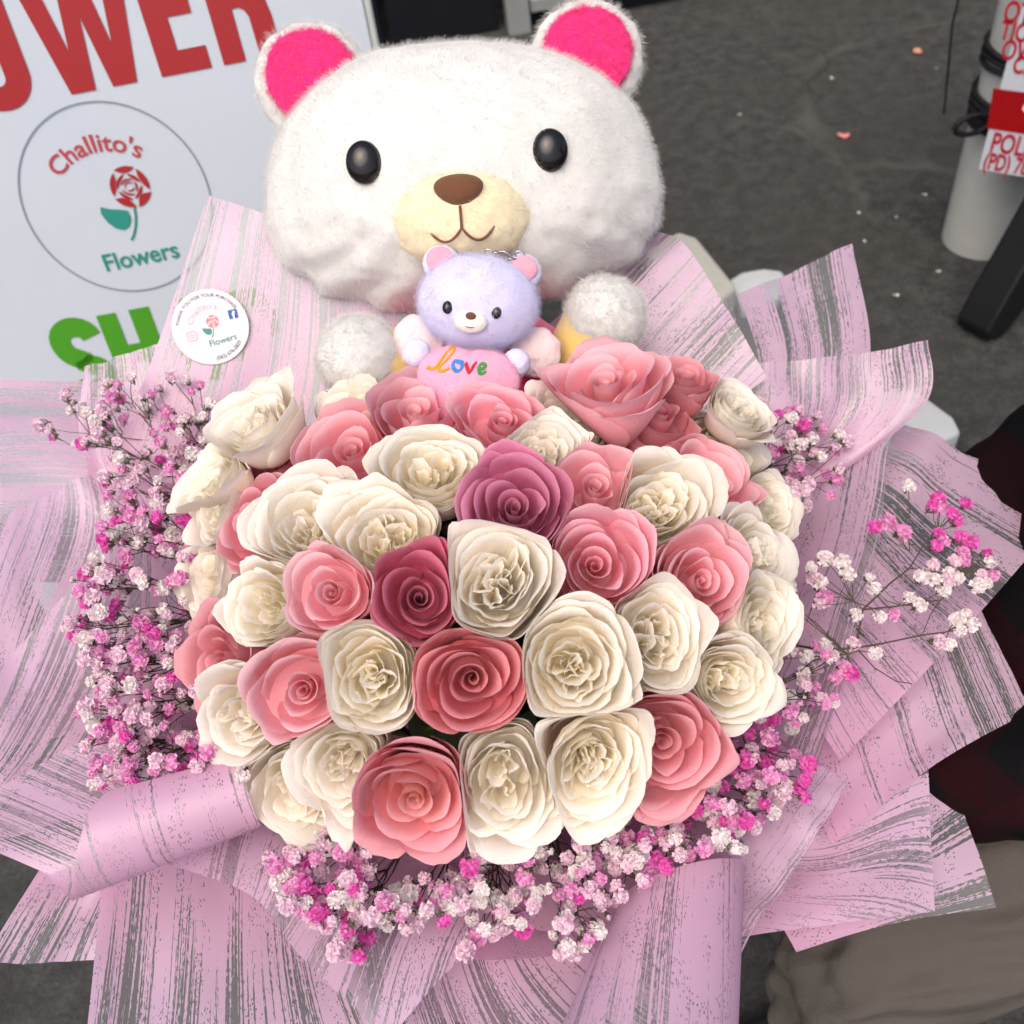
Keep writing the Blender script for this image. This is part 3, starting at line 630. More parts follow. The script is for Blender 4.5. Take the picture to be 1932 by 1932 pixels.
# x, y, half width (photo px), colour, form variant, tilt override (image right, image up) or None, openness stretch, label
ROSES = [
 (655, 752, 84, 'cream', 4, (-.55, .95), 'cream rose bud standing tall against the white bear paw, petal edge folded over'),
 (786, 768, 116, 'pink', 1, (.0, 1.05), 'wide pink rose under the pink heart of the small plush, seen from its side'),
 (950, 800, 84, 'pink', 2, (.05, .75), 'small pink rose just below the heart of the small plush'),
 (1140, 705, 112, 'pink', 3, (-.15, 1.1), 'pink rose right under the white paw with the yellow sleeve, seen from its side'),
 (1296, 712, 70, 'rosy', 4, (.3, 1.2), 'half hidden dusty pink rose against the striped paper behind the bouquet'),
 (1105, 778, 92, 'cream', 3, (.25, .75), 'cream rose facing upward between three pink roses near the small plush'),
 (1248, 778, 98, 'pink', 2, (.25, .75), 'bright pink rose with pale rolled petal, beside a cream rose at the upper rim'),
 (1392, 775, 66, 'cream', 2, (.6, .8), 'small cream rose tucked behind a larger cream rose at the rim'),
 (1372, 832, 98, 'cream', 5, (.75, .45), 'cream rose facing outward beside the pink filler flowers of the upper rim'),
 (478, 798, 88, 'cream', 3, (-.75, .8), 'cream rose on the rim with frilled edge, seen edge on beside a pink rose'),
 (515, 862, 98, 'pink', 4, (-.5, .75), 'pink rose with folded flap petal between cream rim roses'),
 (662, 835, 122, 'pink', 1, (-.12, .62), 'largest pale pink open rose with wide rolled petals'),
 (818, 890, 96, 'cream', 2, (.02, .6), 'cream rose cup standing between the large pale pink rose and the mauve rose'),
 (1016, 848, 98, 'cream', 0, (.06, .5), 'cream rose with tight round heart just above the mauve rose'),
 (965, 962, 106, 'mauve', 0, (.0, .42), 'mauve rose with smooth cupped outer petals, lightest of the two purplish roses'),
 (1130, 915, 92, 'pink', 2, (.25, .5), 'pink rose bud with pointed petals squeezed between mauve and cream roses'),
 (1243, 955, 104, 'cream', 1, (.2, .38), 'cream rose with pale green heart between four pink roses'),
 (1335, 905, 104, 'pink', 3, (.62, .55), 'pink rose leaning outward above a cream rose with green heart'),
 (1462, 960, 74, 'cream', 4, (.95, .35), 'slim cream bud on the rim below the upper pink filler flowers'),
 (1425, 1045, 80, 'cream', 3, (.9, .3), 'cream rose facing outward behind a single magenta blossom'),
 (386, 905, 82, 'cream', 5, (-.95, .5), 'cream rose on the rim seen edge on, over dense pink filler flowers'),
 (402, 965, 66, 'cream', 3, (-.95, .3), 'small cream rose on the rim beside a sideways pink rose'),
 (470, 985, 94, 'pink', 4, (-.75, .35), 'pink rose lying sideways between cream roses, petals closed'),
 (568, 992, 100, 'cream', 0, (-.3, .3), 'cream rose with oval heart beside the sideways pink rose'),
 (722, 1018, 98, 'cream', 3, (-.1, .25), 'cream rose with swirled heart directly above the deep rose one'),
 (385, 1090, 88, 'cream', 2, (-.85, .1), 'cream rose with peach flank on the rim, beside dark stems of filler flowers'),
 (500, 1138, 88, 'cream', 4, (-.6, .1), 'cream rose with peach flank beside a small round pink rose'),
 (634, 1122, 84, 'pink', 2, (-.3, .1), 'small round pink rose with closed heart between two peach flanked cream roses'),
 (795, 1135, 96, 'plum', 1, (.1, .02), 'deep rose coloured bloom with dark spiral heart, partly covered by a big cream rose'),
 (936, 1110, 118, 'cream', 1, (.0, .12), 'largest cream rose with quartered heart at the middle of the bouquet'),
 (1135, 1062, 106, 'pink', 0, (.12, .18), 'open pink rose beside the largest cream rose'),
 (1328, 1100, 100, 'pink', 3, (.45, .1), 'pink rose with ragged petals beside a cream rim rose'),
 (1435, 1178, 96, 'cream', 2, (.85, .0), 'cream rose on the rim turned away, touching white filler blossoms'),
 (1238, 1208, 106, 'cream', 3, (.2, -.02), 'cream rose with deep folded heart under the ragged pink rose'),
 (1092, 1255, 116, 'cream', 0, (.06, -.05), 'big cream rose with swirling heart beside the coral rose'),
 (886, 1278, 108, 'coral', 0, (.0, -.08), 'coral pink rose with dark heart, among cream roses'),
 (703, 1278, 112, 'cream', 5, (-.1, -.08), 'big cream rose beside the coral rose, outer petal curled over'),
 (572, 1298, 96, 'pink', 2, (-.2, -.15), 'pink rose with one tall hooded petal over a tight spiral heart'),
 (415, 1255, 86, 'rosy', 3, (-.7, -.2), 'dusty pink rose on the rim by the magenta filler flowers'),
 (468, 1348, 96, 'cream', 1, (-.5, -.3), 'cream rose beside the only dark green leaf'),
 (556, 1490, 96, 'cream', 5, (-.35, -.5), 'pale cream rose at the lower rim above bare pink paper'),
 (655, 1450, 96, 'cream', 3, (-.15, -.35), 'cream rose with a single pink filler blossom over its petals'),
 (788, 1503, 110, 'peach', 3, (-.02, -.45), 'rose pink bloom with peach heart and drooping outer petals at the lower rim'),
 (950, 1490, 120, 'cream', 2, (.02, -.35), 'large smooth cream rose at the lower rim beside the peach hearted rose'),
 (1112, 1432, 102, 'cream', 1, (.08, -.3), 'cream rose with pinched folded heart above the lower filler flowers'),
 (1250, 1408, 114, 'rosy', 0, (.22, -.28), 'large dusty pink rose with clean spiral heart at the lower rim'),
 (1372, 1285, 86, 'cream', 0, (.45, -.15), 'smallish cream rose on the lower rim beside pink filler sprays'),
]
heads = []
for i, (px, py, R_, colr, var, tilt, lab) in enumerate(ROSES):
    p, n, k = dome_hit(px, py)
    if 740 < px < 1270 and py < 805: k -= .05*min(1, (805-py)/50)
    heads.append([px, py, R_*1.44, k, k, n])
import numpy as np
def npM(M): return np.array([[M[i][j] for j in range(4)] for i in range(4)])
placed = []
for i, (px, py, R_, colr, var, tilt, lab) in enumerate(ROSES):
    n, k = heads[i][5], heads[i][3]; p = CAM + ray(px, py)*k
    tocam = (CAM-p).normalized(); ax = (tocam + rt*tilt[0] + up*tilt[1]).normalized()
    ax = (ax*.80 + n*.20).normalized(); p = p + ax*((((i*7) % 5)-2)*.0025)
    s = heads[i][2]*k/FPX
    placed.append((p, ax, s, p-ax*.42*s, rnd.random()*6.28))
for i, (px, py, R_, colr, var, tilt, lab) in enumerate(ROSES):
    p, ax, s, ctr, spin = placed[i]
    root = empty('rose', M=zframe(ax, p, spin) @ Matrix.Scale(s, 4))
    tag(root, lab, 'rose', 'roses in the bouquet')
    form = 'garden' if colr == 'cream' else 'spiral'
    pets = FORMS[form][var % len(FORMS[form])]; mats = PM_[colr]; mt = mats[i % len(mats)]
    # neighbours that press against this bloom: (unit normal, distance of the contact plane)
    press = []
    for j, q in enumerate(placed):
        if j == i: continue
        d = q[3]-ctr; L = d.length
        if L < 1.15*(s+q[2]):
            front = (p-CAM).length/s*.04 + (q[0]-p).dot(up)*12 > (q[0]-CAM).length/q[2]*.04
            press.append((np.array(d/L), L*s/(s+q[2]), front))
    gq = random.Random(900+i); wa = [gq.uniform(.03, .08) for _ in range(3)]; wp = [gq.random()*6.28 for _ in range(4)]; oval = gq.uniform(.92, 1.09); lean_ = (gq.uniform(-.07, .07), gq.uniform(-.07, .07))
    Mw = npM(root.matrix_world); Mi = np.linalg.inv(Mw); c0 = np.array(ctr)
    for m in pets:
        m2 = m.copy(); nv_ = len(m2.vertices); co = np.empty(nv_*3, dtype=np.float32); m2.vertices.foreach_get('co', co)
        X = co.reshape(-1, 3).astype(np.float64); rr_ = np.hypot(X[:, 0], X[:, 1]); f_ = np.clip(rr_/.6, 0, 1)
        ang = gq.uniform(-.22, .22)*min(1, gq.random()+.3); ca, sa = math.cos(ang), math.sin(ang); sc_ = 1+gq.uniform(-.05, .06)
        X = np.stack(((X[:, 0]*ca-X[:, 1]*sa)*sc_, (X[:, 0]*sa+X[:, 1]*ca)*sc_, X[:, 2]+gq.uniform(-.03, .03)*f_), 1)
        X[:, 0] += wa[0]*np.sin(2.6*X[:, 1]+wp[0]+1.4*X[:, 2])*f_; X[:, 1] += wa[1]*np.sin(2.4*X[:, 0]+wp[1]-1.2*X[:, 2])*f_; X[:, 2] += wa[2]*np.sin(2.2*X[:, 0]+wp[2])*np.cos(2.0*X[:, 1]+wp[3])*f_
        hz_ = np.clip((X[:, 2]+.9)/.9, 0, 1); X[:, 0] += hz_*lean_[0]; X[:, 1] += hz_*lean_[1]
        X[:, 0] *= oval; X[:, 1] /= oval
        W = X @ Mw[:3, :3].T + Mw[:3, 3] - c0
        lift = np.clip((X[:, 2]+.45)/.38, 0, 1); lift = lift*lift*(3-2*lift)
        for nn, D0, front in press:
            D = D0*((.98+.20*lift) if front else .975); h = W @ nn; lim = .64*D; room = .38*D; ex = np.maximum(h-lim, 0); W = W - np.outer(ex-room*(1-np.exp(-ex/room)), nn)
        m2.vertices.foreach_set('co', ((W+c0-Mw[:3, 3]) @ Mi[:3, :3].T).astype(np.float32).ravel()); m2.update()
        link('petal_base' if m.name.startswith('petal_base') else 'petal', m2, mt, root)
    link('calyx', CALYX, M_STEM, root)
    Mi = root.matrix_world.inverted(); hb = HANDLE + Vector((rnd.uniform(-.02, .02), rnd.uniform(-.02, .02), 0))
    p0 = Vector((0, 0, -1.4)); p3 = Mi @ hb; p1 = p0+Vector((0, 0, -.9)); p2 = p3 + (Mi.to_3x3() @ A).normalized()*1.5
    pts = [((1-q)**3)*p0+3*q*(1-q)**2*p1+3*q*q*(1-q)*p2+q**3*p3 for q in [j/8 for j in range(9)]]
    link('stem', MB().tube(pts, .075, 6).mesh('stem'), M_STEM, root)

# leaves: one shows between the roses, the rest fill the inside of the bunch
def leaf_mesh(nm, n=10):
    V_, F_ = [], []
    for j in range(n+1):
        t = j/n; hw = .34*math.sin(math.pi*min(1, t**.8))*(1-.1*t)
        for i, s in enumerate((-1, -.5, 0, .5, 1)):
            ser = (1+.10*math.sin(t*60))*hw if abs(s) == 1 else hw
            V_.append((s*ser, t, .12*abs(s)*hw*2 - .25*t*t + .02*math.sin(t*18+s)))
    for j in range(n):
        for i in range(4): a = j*5+i; F_.append((a, a+1, a+6, a+5))
    return mesh(nm, V_, F_)
LEAFM = leaf_mesh('leaf', 24)
def leaf_at(p, n, d, s, lab):
    y = (d-n*d.dot(n)).normalized(); x = y.cross(n)
    lf = empty('rose_leaf', M=frame(x, y, n, p) @ Matrix.Scale(s, 4)); tag(lf, lab, 'leaf')
    link('blade', LEAFM, M_LEAF, lf); link('midrib', MB().tube([(0, -.15, -.004), (0, .3, -.02), (0, .7, -.12), (0, .97, -.235)], [.018, .014, .01, .004], 5).mesh('rib'), M_STEM, lf)
p, n, k = dome_hit(580, 1395); leaf_at(p-n*.034+BX*.035, (CAM-p).normalized(), -BX-BY*.1, .075, 'dark green serrated rose leaf showing between a cream rose and the hooded pink rose')
p, n, k = dome_hit(842, 1020); leaf_at(p-n*.03-BX*.02, n, BX, .05, 'dark green leaf deep in the gap left of the mauve rose')
mb = MB(); g = random.Random(5)
for i in range(260):
    th = g.random()*6.28; cz = g.uniform(-.35, 1); rr = math.sqrt(max(0, 1-cz*cz)); n = Vector((rr*math.cos(th), rr*math.sin(th), cz))
    c = Vector((n.x*DOME.x, n.y*DOME.y, n.z*DOME.z+DZ))*g.uniform(.38, .58) - Vector((0, 0, .02)); L = g.uniform(.035, .06)
    M = zframe(n+Vector((g.uniform(-.4, .4), g.uniform(-.4, .4), g.uniform(-.4, .4))), c, g.random()*6.28) @ Matrix.Scale(L, 4)
    b0 = len(mb.v)
    for j in range(5):
        t = j/4; hw = .32*math.sin(math.pi*min(.98, .04+t))
        for s_ in (-1, 0, 1): mb.v.append(M @ Vector((s_*hw, t-.5, .1*abs(s_)*hw-.2*t*t)))
    for j in range(4):
        for q in (0, 1): a = b0+j*3+q; mb.f.append((a, a+1, a+4, a+3))
tag(link('rose_foliage', mb.mesh('fol'), M_LEAF, M=BF), 'dark green rose foliage packed under the blooms of the bouquet', 'foliage', kind='stuff')

# ------------------------------------------------------------------ wrapping film
def film_mat(seed, name):
    t = NT(name); uv = t.coord('UV')
    v = t.mapping(uv, (1, 1, 1), (0, 0, 0), (seed*3.7, seed*1.9, 0))
    s1 = t.noise(1.0, 2, t.mapping(v, (420, 2.6, 1)), .6, .0)
    s2 = t.noise(1.0, 1, t.mapping(v, (46, 1.2, 1)), .5)
    s3 = t.noise(1.0, 1, t.mapping(v, (1300, 8, 1)), .6)
    f = t.math('ADD', t.math('MULTIPLY', s1, .55), t.math('ADD', t.math('MULTIPLY', s2, .45), t.math('MULTIPLY', s3, .22)))
    rag = t.noise(1.0, 1, t.mapping(v, (700, 160, 1)), .7)
    f = t.math('ADD', f, t.math('MULTIPLY_ADD', rag, .16, -.08))
    inn = t.attr('inner').outputs['Fac']; f = t.math('ADD', f, t.math('MULTIPLY', inn, .115))
    m = t.ramp(f, [(.588, (0, 0, 0)), (.600, (1, 1, 1))])
    # torn dashes and flecks in the print
    vz = t.n('TexVoronoi', Scale=1.0); t.l(t.mapping(v, (760, 300, 1)), vz.inputs['Vector'])
    fl = t.math('MULTIPLY', t.math('LESS_THAN', vz.outputs['Distance'], .30), t.math('GREATER_THAN', t.noise(1.0, 2, t.mapping(v, (70, 26, 1)), .5), .53))
    m = t.math('MULTIPLY', m, t.math('SUBTRACT', 1.0, fl), clamp=True)
    pink = t.mix(inn, t.mix(t.noise(9, 2, uv), (.70, .48, .65), (.76, .54, .69)), t.mix(t.noise(9, 2, uv), (.78, .43, .62), (.82, .48, .66)))
    d = t.n('BsdfDiffuse'); t.l(pink, d.inputs['Color']); tr = t.n('BsdfTranslucent'); t.l(pink, tr.inputs['Color'])
    a = t.n('MixShader'); a.inputs[0].default_value = .42; t.l(d.outputs[0], a.inputs[1]); t.l(tr.outputs[0], a.inputs[2])
    gls = t.n('BsdfGlossy', Roughness=.38); gls.inputs['Color'].default_value = (1, 1, 1, 1)
    a2 = t.n('MixShader'); a2.inputs[0].default_value = .05; t.l(a.outputs[0], a2.inputs[1]); t.l(gls.outputs[0], a2.inputs[2])
    tp = t.n('BsdfTransparent'); tp.inputs['Color'].default_value = (.86, .87, .87, 1)
    dg = t.n('BsdfDiffuse'); dg.inputs['Color'].default_value = (.26, .27, .27, 1)
    b = t.n('MixShader'); b.inputs[0].default_value = .34; t.l(tp.outputs[0], b.inputs[1]); t.l(dg.outputs[0], b.inputs[2])
    b2 = t.n('MixShader'); b2.inputs[0].default_value = .05; t.l(b.outputs[0], b2.inputs[1]); t.l(gls.outputs[0], b2.inputs[2])
    mx = t.n('MixShader'); t.l(m, mx.inputs[0]); t.l(b2.outputs[0], mx.inputs[1]); t.l(a2.outputs[0], mx.inputs[2]); t.l(mx.outputs[0], t.out.inputs[0])
    return t.m
FILM = [film_mat(i, 'striped_film') for i in range(6)]
wrap = empty('bouquet_wrap', M=BF); tag(wrap, 'pink striped translucent wrapping film flaring round the bouquet', 'wrapping')
def cr(p, t):
    """Catmull-Rom through the points p, t in 0..1"""
    n = len(p)-1
    if n == 0: return p[0].copy()
    x = min(t*n, n-1e-6); i = int(x); f = x-i
    if n == 1: return p[0].lerp(p[1], t)
    g = lambda j: p[j] if 0 <= j <= n else (2*p[0]-p[1] if j < 0 else 2*p[n]-p[n-1])
    a, b, c, d = g(i-1), p[i], p[i+1], g(i+2)
    return .5*((2*b)+(c-a)*f+(2*a-5*b+4*c-d)*f*f+(3*b-a-3*c+d)*f**3)
def sheet(rows, ang=0.0, wave=.004, bulge=0.0, nu=28, nv=28, seed=0, fn=None, name='film_sheet', inner=lambda u, v: min(1, max(0, (v-.30)/.62))*.85):
    """rows: lists of (px,py,level); stripes run along v (from row to row) turned by ang"""
    if fn is None:
        W = [[BFI @ onz(*q) for q in r_] for r_ in rows]
        P0 = lambda u, v: cr([cr(r_, u) for r_ in W], v)
        fn = P0
    pts = [[fn(i/nu, j/nv) for i in range(nu+1)] for j in range(nv+1)]
    lu = sum((pts[nv//2][i+1]-pts[nv//2][i]).length for i in range(nu)); lv = sum((pts[j+1][nu//2]-pts[j][nu//2]).length for j in range(nv))
    V_, UV = [], []; ca, sa = math.cos(ang), math.sin(ang)
    for j in range(nv+1):
        for i in range(nu+1):
            p = pts[j][i]; u, v = i/nu, j/nv
            du = pts[j][min(i+1, nu)]-pts[j][max(i-1, 0)]; dv = pts[min(j+1, nv)][i]-pts[max(j-1, 0)][i]
            nr = du.cross(dv); nr = nr.normalized() if nr.length > 1e-12 else Vector((0, 0, 1))
            if nr.z < 0 and rows is not None: nr = -nr
            h = wave*1.5*(noise.noise(Vector((u*3.1+seed, v*1.5, seed*2.2)))*1.3+.5*noise.noise(Vector((u*7+seed, v*3, 4)))) + bulge*math.sin(math.pi*u)*math.sin(math.pi*v)
            V_.append(p+nr*h); x, y = u*lu, v*lv; UV.append((x*ca-y*sa, x*sa+y*ca))
    F_ = [(j*(nu+1)+i, j*(nu+1)+i+1, (j+1)*(nu+1)+i+1, (j+1)*(nu+1)+i) for j in range(nv) for i in range(nu)]
    m = mesh(name, V_, F_); ul = m.uv_layers.new(name='UVMap')
    ia = m.attributes.new('inner', 'FLOAT', 'POINT'); ia.data.foreach_set('value', [inner(i/nu, j/nv) for j in range(nv+1) for i in range(nu+1)])
    for lp in m.loops: ul.data[lp.index].uv = UV[lp.vertex_index]
    return link(name, m, FILM[seed % 6], wrap)
# back, behind the plush
s1 = [[(393, 368, .06), (830, 520, .03)], [(300, 640, -.01), (860, 740, -.05)], [(205, 890, -.06), (800, 1000, -.12)]]
S1 = sheet(s1, R(4), .003, seed=0)
sheet([[(1236, 436, .02), (1292, 461, .03), (1370, 580, .01), (1448, 712, -.01)], [(1000, 640, -.04), (1020, 700, -.05), (1080, 800, -.06), (1180, 900, -.08)]], R(8), .003, seed=1)
sheet([[(1342, 573, -.06), (1480, 520, -.06), (1608, 460, -.05)], [(1400, 720, -.08), (1520, 700, -.08), (1640, 690, -.07)], [(1330, 900, -.13), (1440, 880, -.12), (1540, 870, -.11)]], R(-3), .003, seed=2)
sheet([[(1340, 690, -.02), (1550, 676, -.02), (1747, 647, -.01)], [(1335, 830, -.06), (1535, 800, -.05), (1738, 772, -.03)], [(1290, 1010, -.12), (1400, 990, -.11), (1505, 935, -.10)]], R(0), .006, seed=3)
# right side
sheet([[(1700, 798, -.09), (2030, 948, -.08)], [(1560, 1000, -.10), (1810, 1200, -.085)], [(1420, 1200, -.14), (1585, 1432, -.09)]], R(84), .004, seed=5)
sheet([[(1690, 770, -.05), (1668, 930, -.06), (1625, 1150, -.075), (1545, 1440, -.085)], [(1480, 820, -.10), (1450, 1000, -.13), (1400, 1150, -.13), (1330, 1300, -.14)]], R(86), .005, seed=0)
sheet([[(1790, 1040, -.12), (1945, 1343, -.11)], [(1660, 1180, -.13), (1770, 1440, -.115)], [(1440, 1300, -.16), (1570, 1590, -.115)]], R(86), .004, seed=4)
sheet([[(1720, 1280, -.16), (1762, 1385, -.15), (1880, 1713, -.14)], [(1560, 1340, -.16), (1610, 1520, -.155), (1690, 1742, -.145)], [(1380, 1400, -.18), (1400, 1600, -.17), (1502, 1798, -.15)]], R(2), .003, seed=2)
sheet([[(1690, 1350, -.135), (1745, 1400, -.13), (1762, 1722, -.125)], [(1500, 1400, -.15), (1560, 1560, -.14), (1570, 1745, -.13)], [(1330, 1450, -.16), (1330, 1600, -.15), (1385, 1772, -.135)]], R(-12), .003, seed=3)
sheet([[(1600, 1480, -.07), (1500, 1640, -.07), (1375, 1830, -.07)], [(1440, 1380, -.11), (1330, 1530, -.11), (1130, 1640, -.11)]], R(88), .006, seed=1)
# bottom
sheet([[(160, 2010, -.10), (420, 2010, -.10), (790, 2010, -.10)], [(180, 1790, -.115), (420, 1780, -.12), (680, 1780, -.12)], [(197, 1590, -.13), (420, 1560, -.14), (640, 1560, -.15)]], R(1), .004, seed=4)
sheet([[(-40, 1822, -.14), (185, 1811, -.14)], [(75, 1640, -.15), (270, 1590, -.15)]], R(0), .003, seed=5)
sheet([[(590, 1800, -.10), (760, 1960, -.095), (1000, 2040, -.09), (1420, 2040, -.085)], [(700, 1700, -.118), (850, 1800, -.115), (1050, 1830, -.108), (1330, 1800, -.105)], [(820, 1560, -.145), (950, 1600, -.14), (1080, 1620, -.135), (1250, 1560, -.13)]], R(-42), .004, seed=0)
sheet([[(236, 1596, -.07), (470, 1692, -.065), (575, 1815, -.065), (730, 1965, -.065)], [(400, 1500, -.088), (600, 1600, -.082), (720, 1700, -.082), (850, 1830, -.075)], [(560, 1420, -.115), (760, 1540, -.11), (860, 1640, -.11), (980, 1720, -.10)]], R(-28), .004, seed=2)
# left side
sheet([[(-80, 712, -.13), (-80, 1120, -.135)], [(120, 716, -.13), (130, 1100, -.135)], [(380, 722, -.13), (450, 1150, -.16)]], R(0), .004, seed=3)
sheet([[(163, 694, -.07), (330, 640, -.05)], [(150, 820, -.09), (360, 800, -.09)], [(200, 1010, -.125), (450, 1130, -.15)]], R(3), .004, seed=4)
sheet([[(-60, 1004, -.10), (80, 938, -.10), (196, 882, -.09)], [(-60, 1200, -.10), (110, 1150, -.112), (400, 1040, -.135)], [(-60, 1420, -.10), (150, 1380, -.12), (450, 1250, -.15)]], R(-30), .004, seed=1)
sheet([[(-90, 1370, -.075), (10, 1246, -.075), (165, 1072, -.075), (230, 985, -.08)], [(-90, 1500, -.08), (60, 1420, -.085), (230, 1300, -.10), (360, 1150, -.12)], [(-60, 1600, -.085), (90, 1560, -.095), (260, 1480, -.11), (450, 1350, -.13)]], R(-52), .004, seed=5)
# rolled edge at lower left: a tongue of film that turns over on itself
def roll_left(u, v):
    # v: along the roll, from its pointed left end to under the blooms; u: in from the left, then round the roll
    b = BFI @ onz(92+398*v, 1650-140*v, -.052)
    ax = ((BFI @ onz(490, 1510, -.052)) - (BFI @ onz(92, 1650, -.052))).normalized(); zz = Vector((0, 0, 1)); out = ax.cross(zz).normalized()
    if u < .5:
        q = u/.5; c0 = BFI @ onz(-130+330*v, 1560-190*v, -.066); p = c0.lerp(b, q); p.z += .010*math.sin(q*math.pi)*(1-v); return p
    q = (u-.5)/.5; x = min(1, (v+.05)/.5); wr_ = x*x*(3-2*x); rad = .036*(1-.22*v); th = -math.pi*.5+q*math.pi*1.22*wr_
    return b+zz*rad+out*(math.cos(th)*rad)+zz*(math.sin(th)*rad)
sheet(None, R(90), .0, seed=3, fn=roll_left, nu=60, nv=22, inner=lambda u, v: min(.6, max(0, u*1.2-.3)))
def roll_right(u, v):
    # half tube opening upward at (1310,1645), running down and out of frame
    p0 = BFI @ onz(1285, 1672, -.055); p1 = BFI @ onz(1205, 2060, -.03)
    ax = (p1-p0).normalized(); side = Vector((0, 0, 1)).cross(ax).normalized(); zz = ax.cross(side).normalized()
    if zz.z < 0: zz = -zz
    rad = .036+.016*v; th = math.pi*(1.25-1.45*u)
    tip = 1-.0*u
    c = p0.lerp(p1, v)
    s_ = 1 if side.x > 0 else -1
    return c + side*s_*math.cos(th)*rad*1.15 + zz*math.sin(th)*rad*1.05 + ax*(-.0+.045*(1-v)*(math.cos(th)*-.6+.0))
sheet(None, R(6), .0, seed=2, fn=roll_right, nu=34, nv=24, inner=lambda u, v: .62-.5*v)
# inner liner under the blooms and the tight cone below
def liner(u, v):
    a = 2*math.pi*u; r = .06+.205*v; e = .84+.02*math.sin(a*3)
    return Vector((r*math.cos(a)*1.03, r*math.sin(a)*e-.012, -.36+.26*v**.75+.006*math.sin(a*7)*v))
sheet(None, R(2), .003, seed=1, fn=liner, nu=96, nv=20, inner=lambda u, v: .9)
def liner2(u, v):
    a = 2*math.pi*u; r = .09+.20*v; e = .86+.03*math.sin(a*4+1)
    return Vector((r*math.cos(a)*1.03, r*math.sin(a)*e-.016, -.37+.21*v**.8+.006*math.sin(a*5+2)*v))
sheet(None, R(-2), .003, seed=3, fn=liner2, nu=96, nv=20, inner=lambda u, v: .85)
def cone(u, v):
    a = 2*math.pi*u; r = .036+.22*v**1.6; return Vector((r*math.cos(a)*1.02, r*math.sin(a)*.9, -.46+.30*v+.004*math.sin(a*9)))
sheet(None, R(0), .002, seed=4, fn=cone, nu=80, nv=16, inner=lambda u, v: 1.0)
M_RIB = plain('satin_ribbon', (.75, .30, .52), .35, .5, .1)
link('ribbon', MB().grid(lambda a, b: (.040*math.cos(6.2832*a), .040*math.sin(6.2832*a), -.44+.05*b), 32, 3, True).mesh('ribbon'), M_RIB, wrap)
# round thank-you sticker on the back left sheet
sp0 = onz(398, 612, 0.0)
_p00, _p10, _p01 = onz(330, 560, .012), onz(470, 620, .008), onz(360, 700, -.02)
def s1pt(px, py):
    """pixel -> point on the sticker sheet"""
    W = [[onz(*q) for q in r_] for r_ in s1]; best = None
    for a in range(41):
        for b in range(41):
            p = cr([cr(r_, a/40) for r_ in W], b/40); q = p-CAM; d = q.dot(fw); x = HALF+FPX*q.dot(rt)/d; y = HALF-FPX*q.dot(up)/d
            e = (x-px)**2+(y-py)**2
            if best is None or e < best[0]: best = (e, p)
    return best[1]
sc0, scx, scy = s1pt(398, 611), s1pt(455, 611), s1pt(398, 555)
stx = (scx-sc0).normalized(); stz = stx.cross((scy-sc0).normalized()).normalized()
if stz.dot(CAM-sc0) < 0: stz = -stz
stz = (stz*.6+(CAM-sc0).normalized()*.4).normalized(); bup = (up*math.cos(R(14))-rt*math.sin(R(14)))
sty = (bup-stz*bup.dot(stz)).normalized(); stx = sty.cross(stz)
sticker = empty('round_sticker', M=frame(stx, sty, stz, sc0+(CAM-sc0).normalized()*.009)); tag(sticker, 'round white thank-you sticker with rose emblem on the pink film', 'sticker')
SK = (sc0-CAM).dot(fw)/FPX; sr = 70*SK
M_STK = plain('sticker_paper', (.66, .65, .68), .5, .4, .04)
link('disc', MB().prism(circ(0, 0, sr, 64), -.0008, 0).mesh('disc', False), M_STK, sticker)
word_obj(arc_word('THANK YOU FOR YOUR PURCHASE', 8.6*SK, 56*SK, 0, 0, R(95), .00003), sticker, M_DARKT, z=.0005)
word_obj(arc_word("Challito's", 16*SK, 33*SK, 2*SK, 0, R(112), .00005), sticker, M_PPINK, z=.0005)
word_obj(line_word('Flowers', 16.5*SK, -10*SK, -36*SK, R(4), .00005), sticker, M_TEAL, z=.0005)
word_obj(arc_word('(562) 676-2829', 9.5*SK, 62*SK, 0, 0, R(-66), .00006, True), sticker, M_DARKT, z=.0005)
emblem(sticker, 6*SK, 9*SK, SK*.31, .0006, M_ROSEP, M_TEAL, M_TEAL)
link('icon_print', MB().flat(rrect(46*SK, 14*SK, 8.5*SK, 8.5*SK, 1.5*SK), .0005).mesh('ic', False), M_BLUE, sticker)
word_obj(line_word('f', 19*SK, 44*SK, 6*SK, 0, .0003), sticker, M_WHITE, z=.0007)
mbi = MB()
for q in ring(rrect(-37*SK, -10*SK, 9.5*SK, 9.5*SK, 5*SK), rrect(-37*SK, -10*SK, 7.6*SK, 7.6*SK, 4*SK)) + ring(circ(-37*SK, -10*SK, 4.8*SK, 24), circ(-37*SK, -10*SK, 3.0*SK, 24)): mbi.flat(q, .0005)
link('icon_print', mbi.mesh('ic2', False), M_PPINK, sticker)

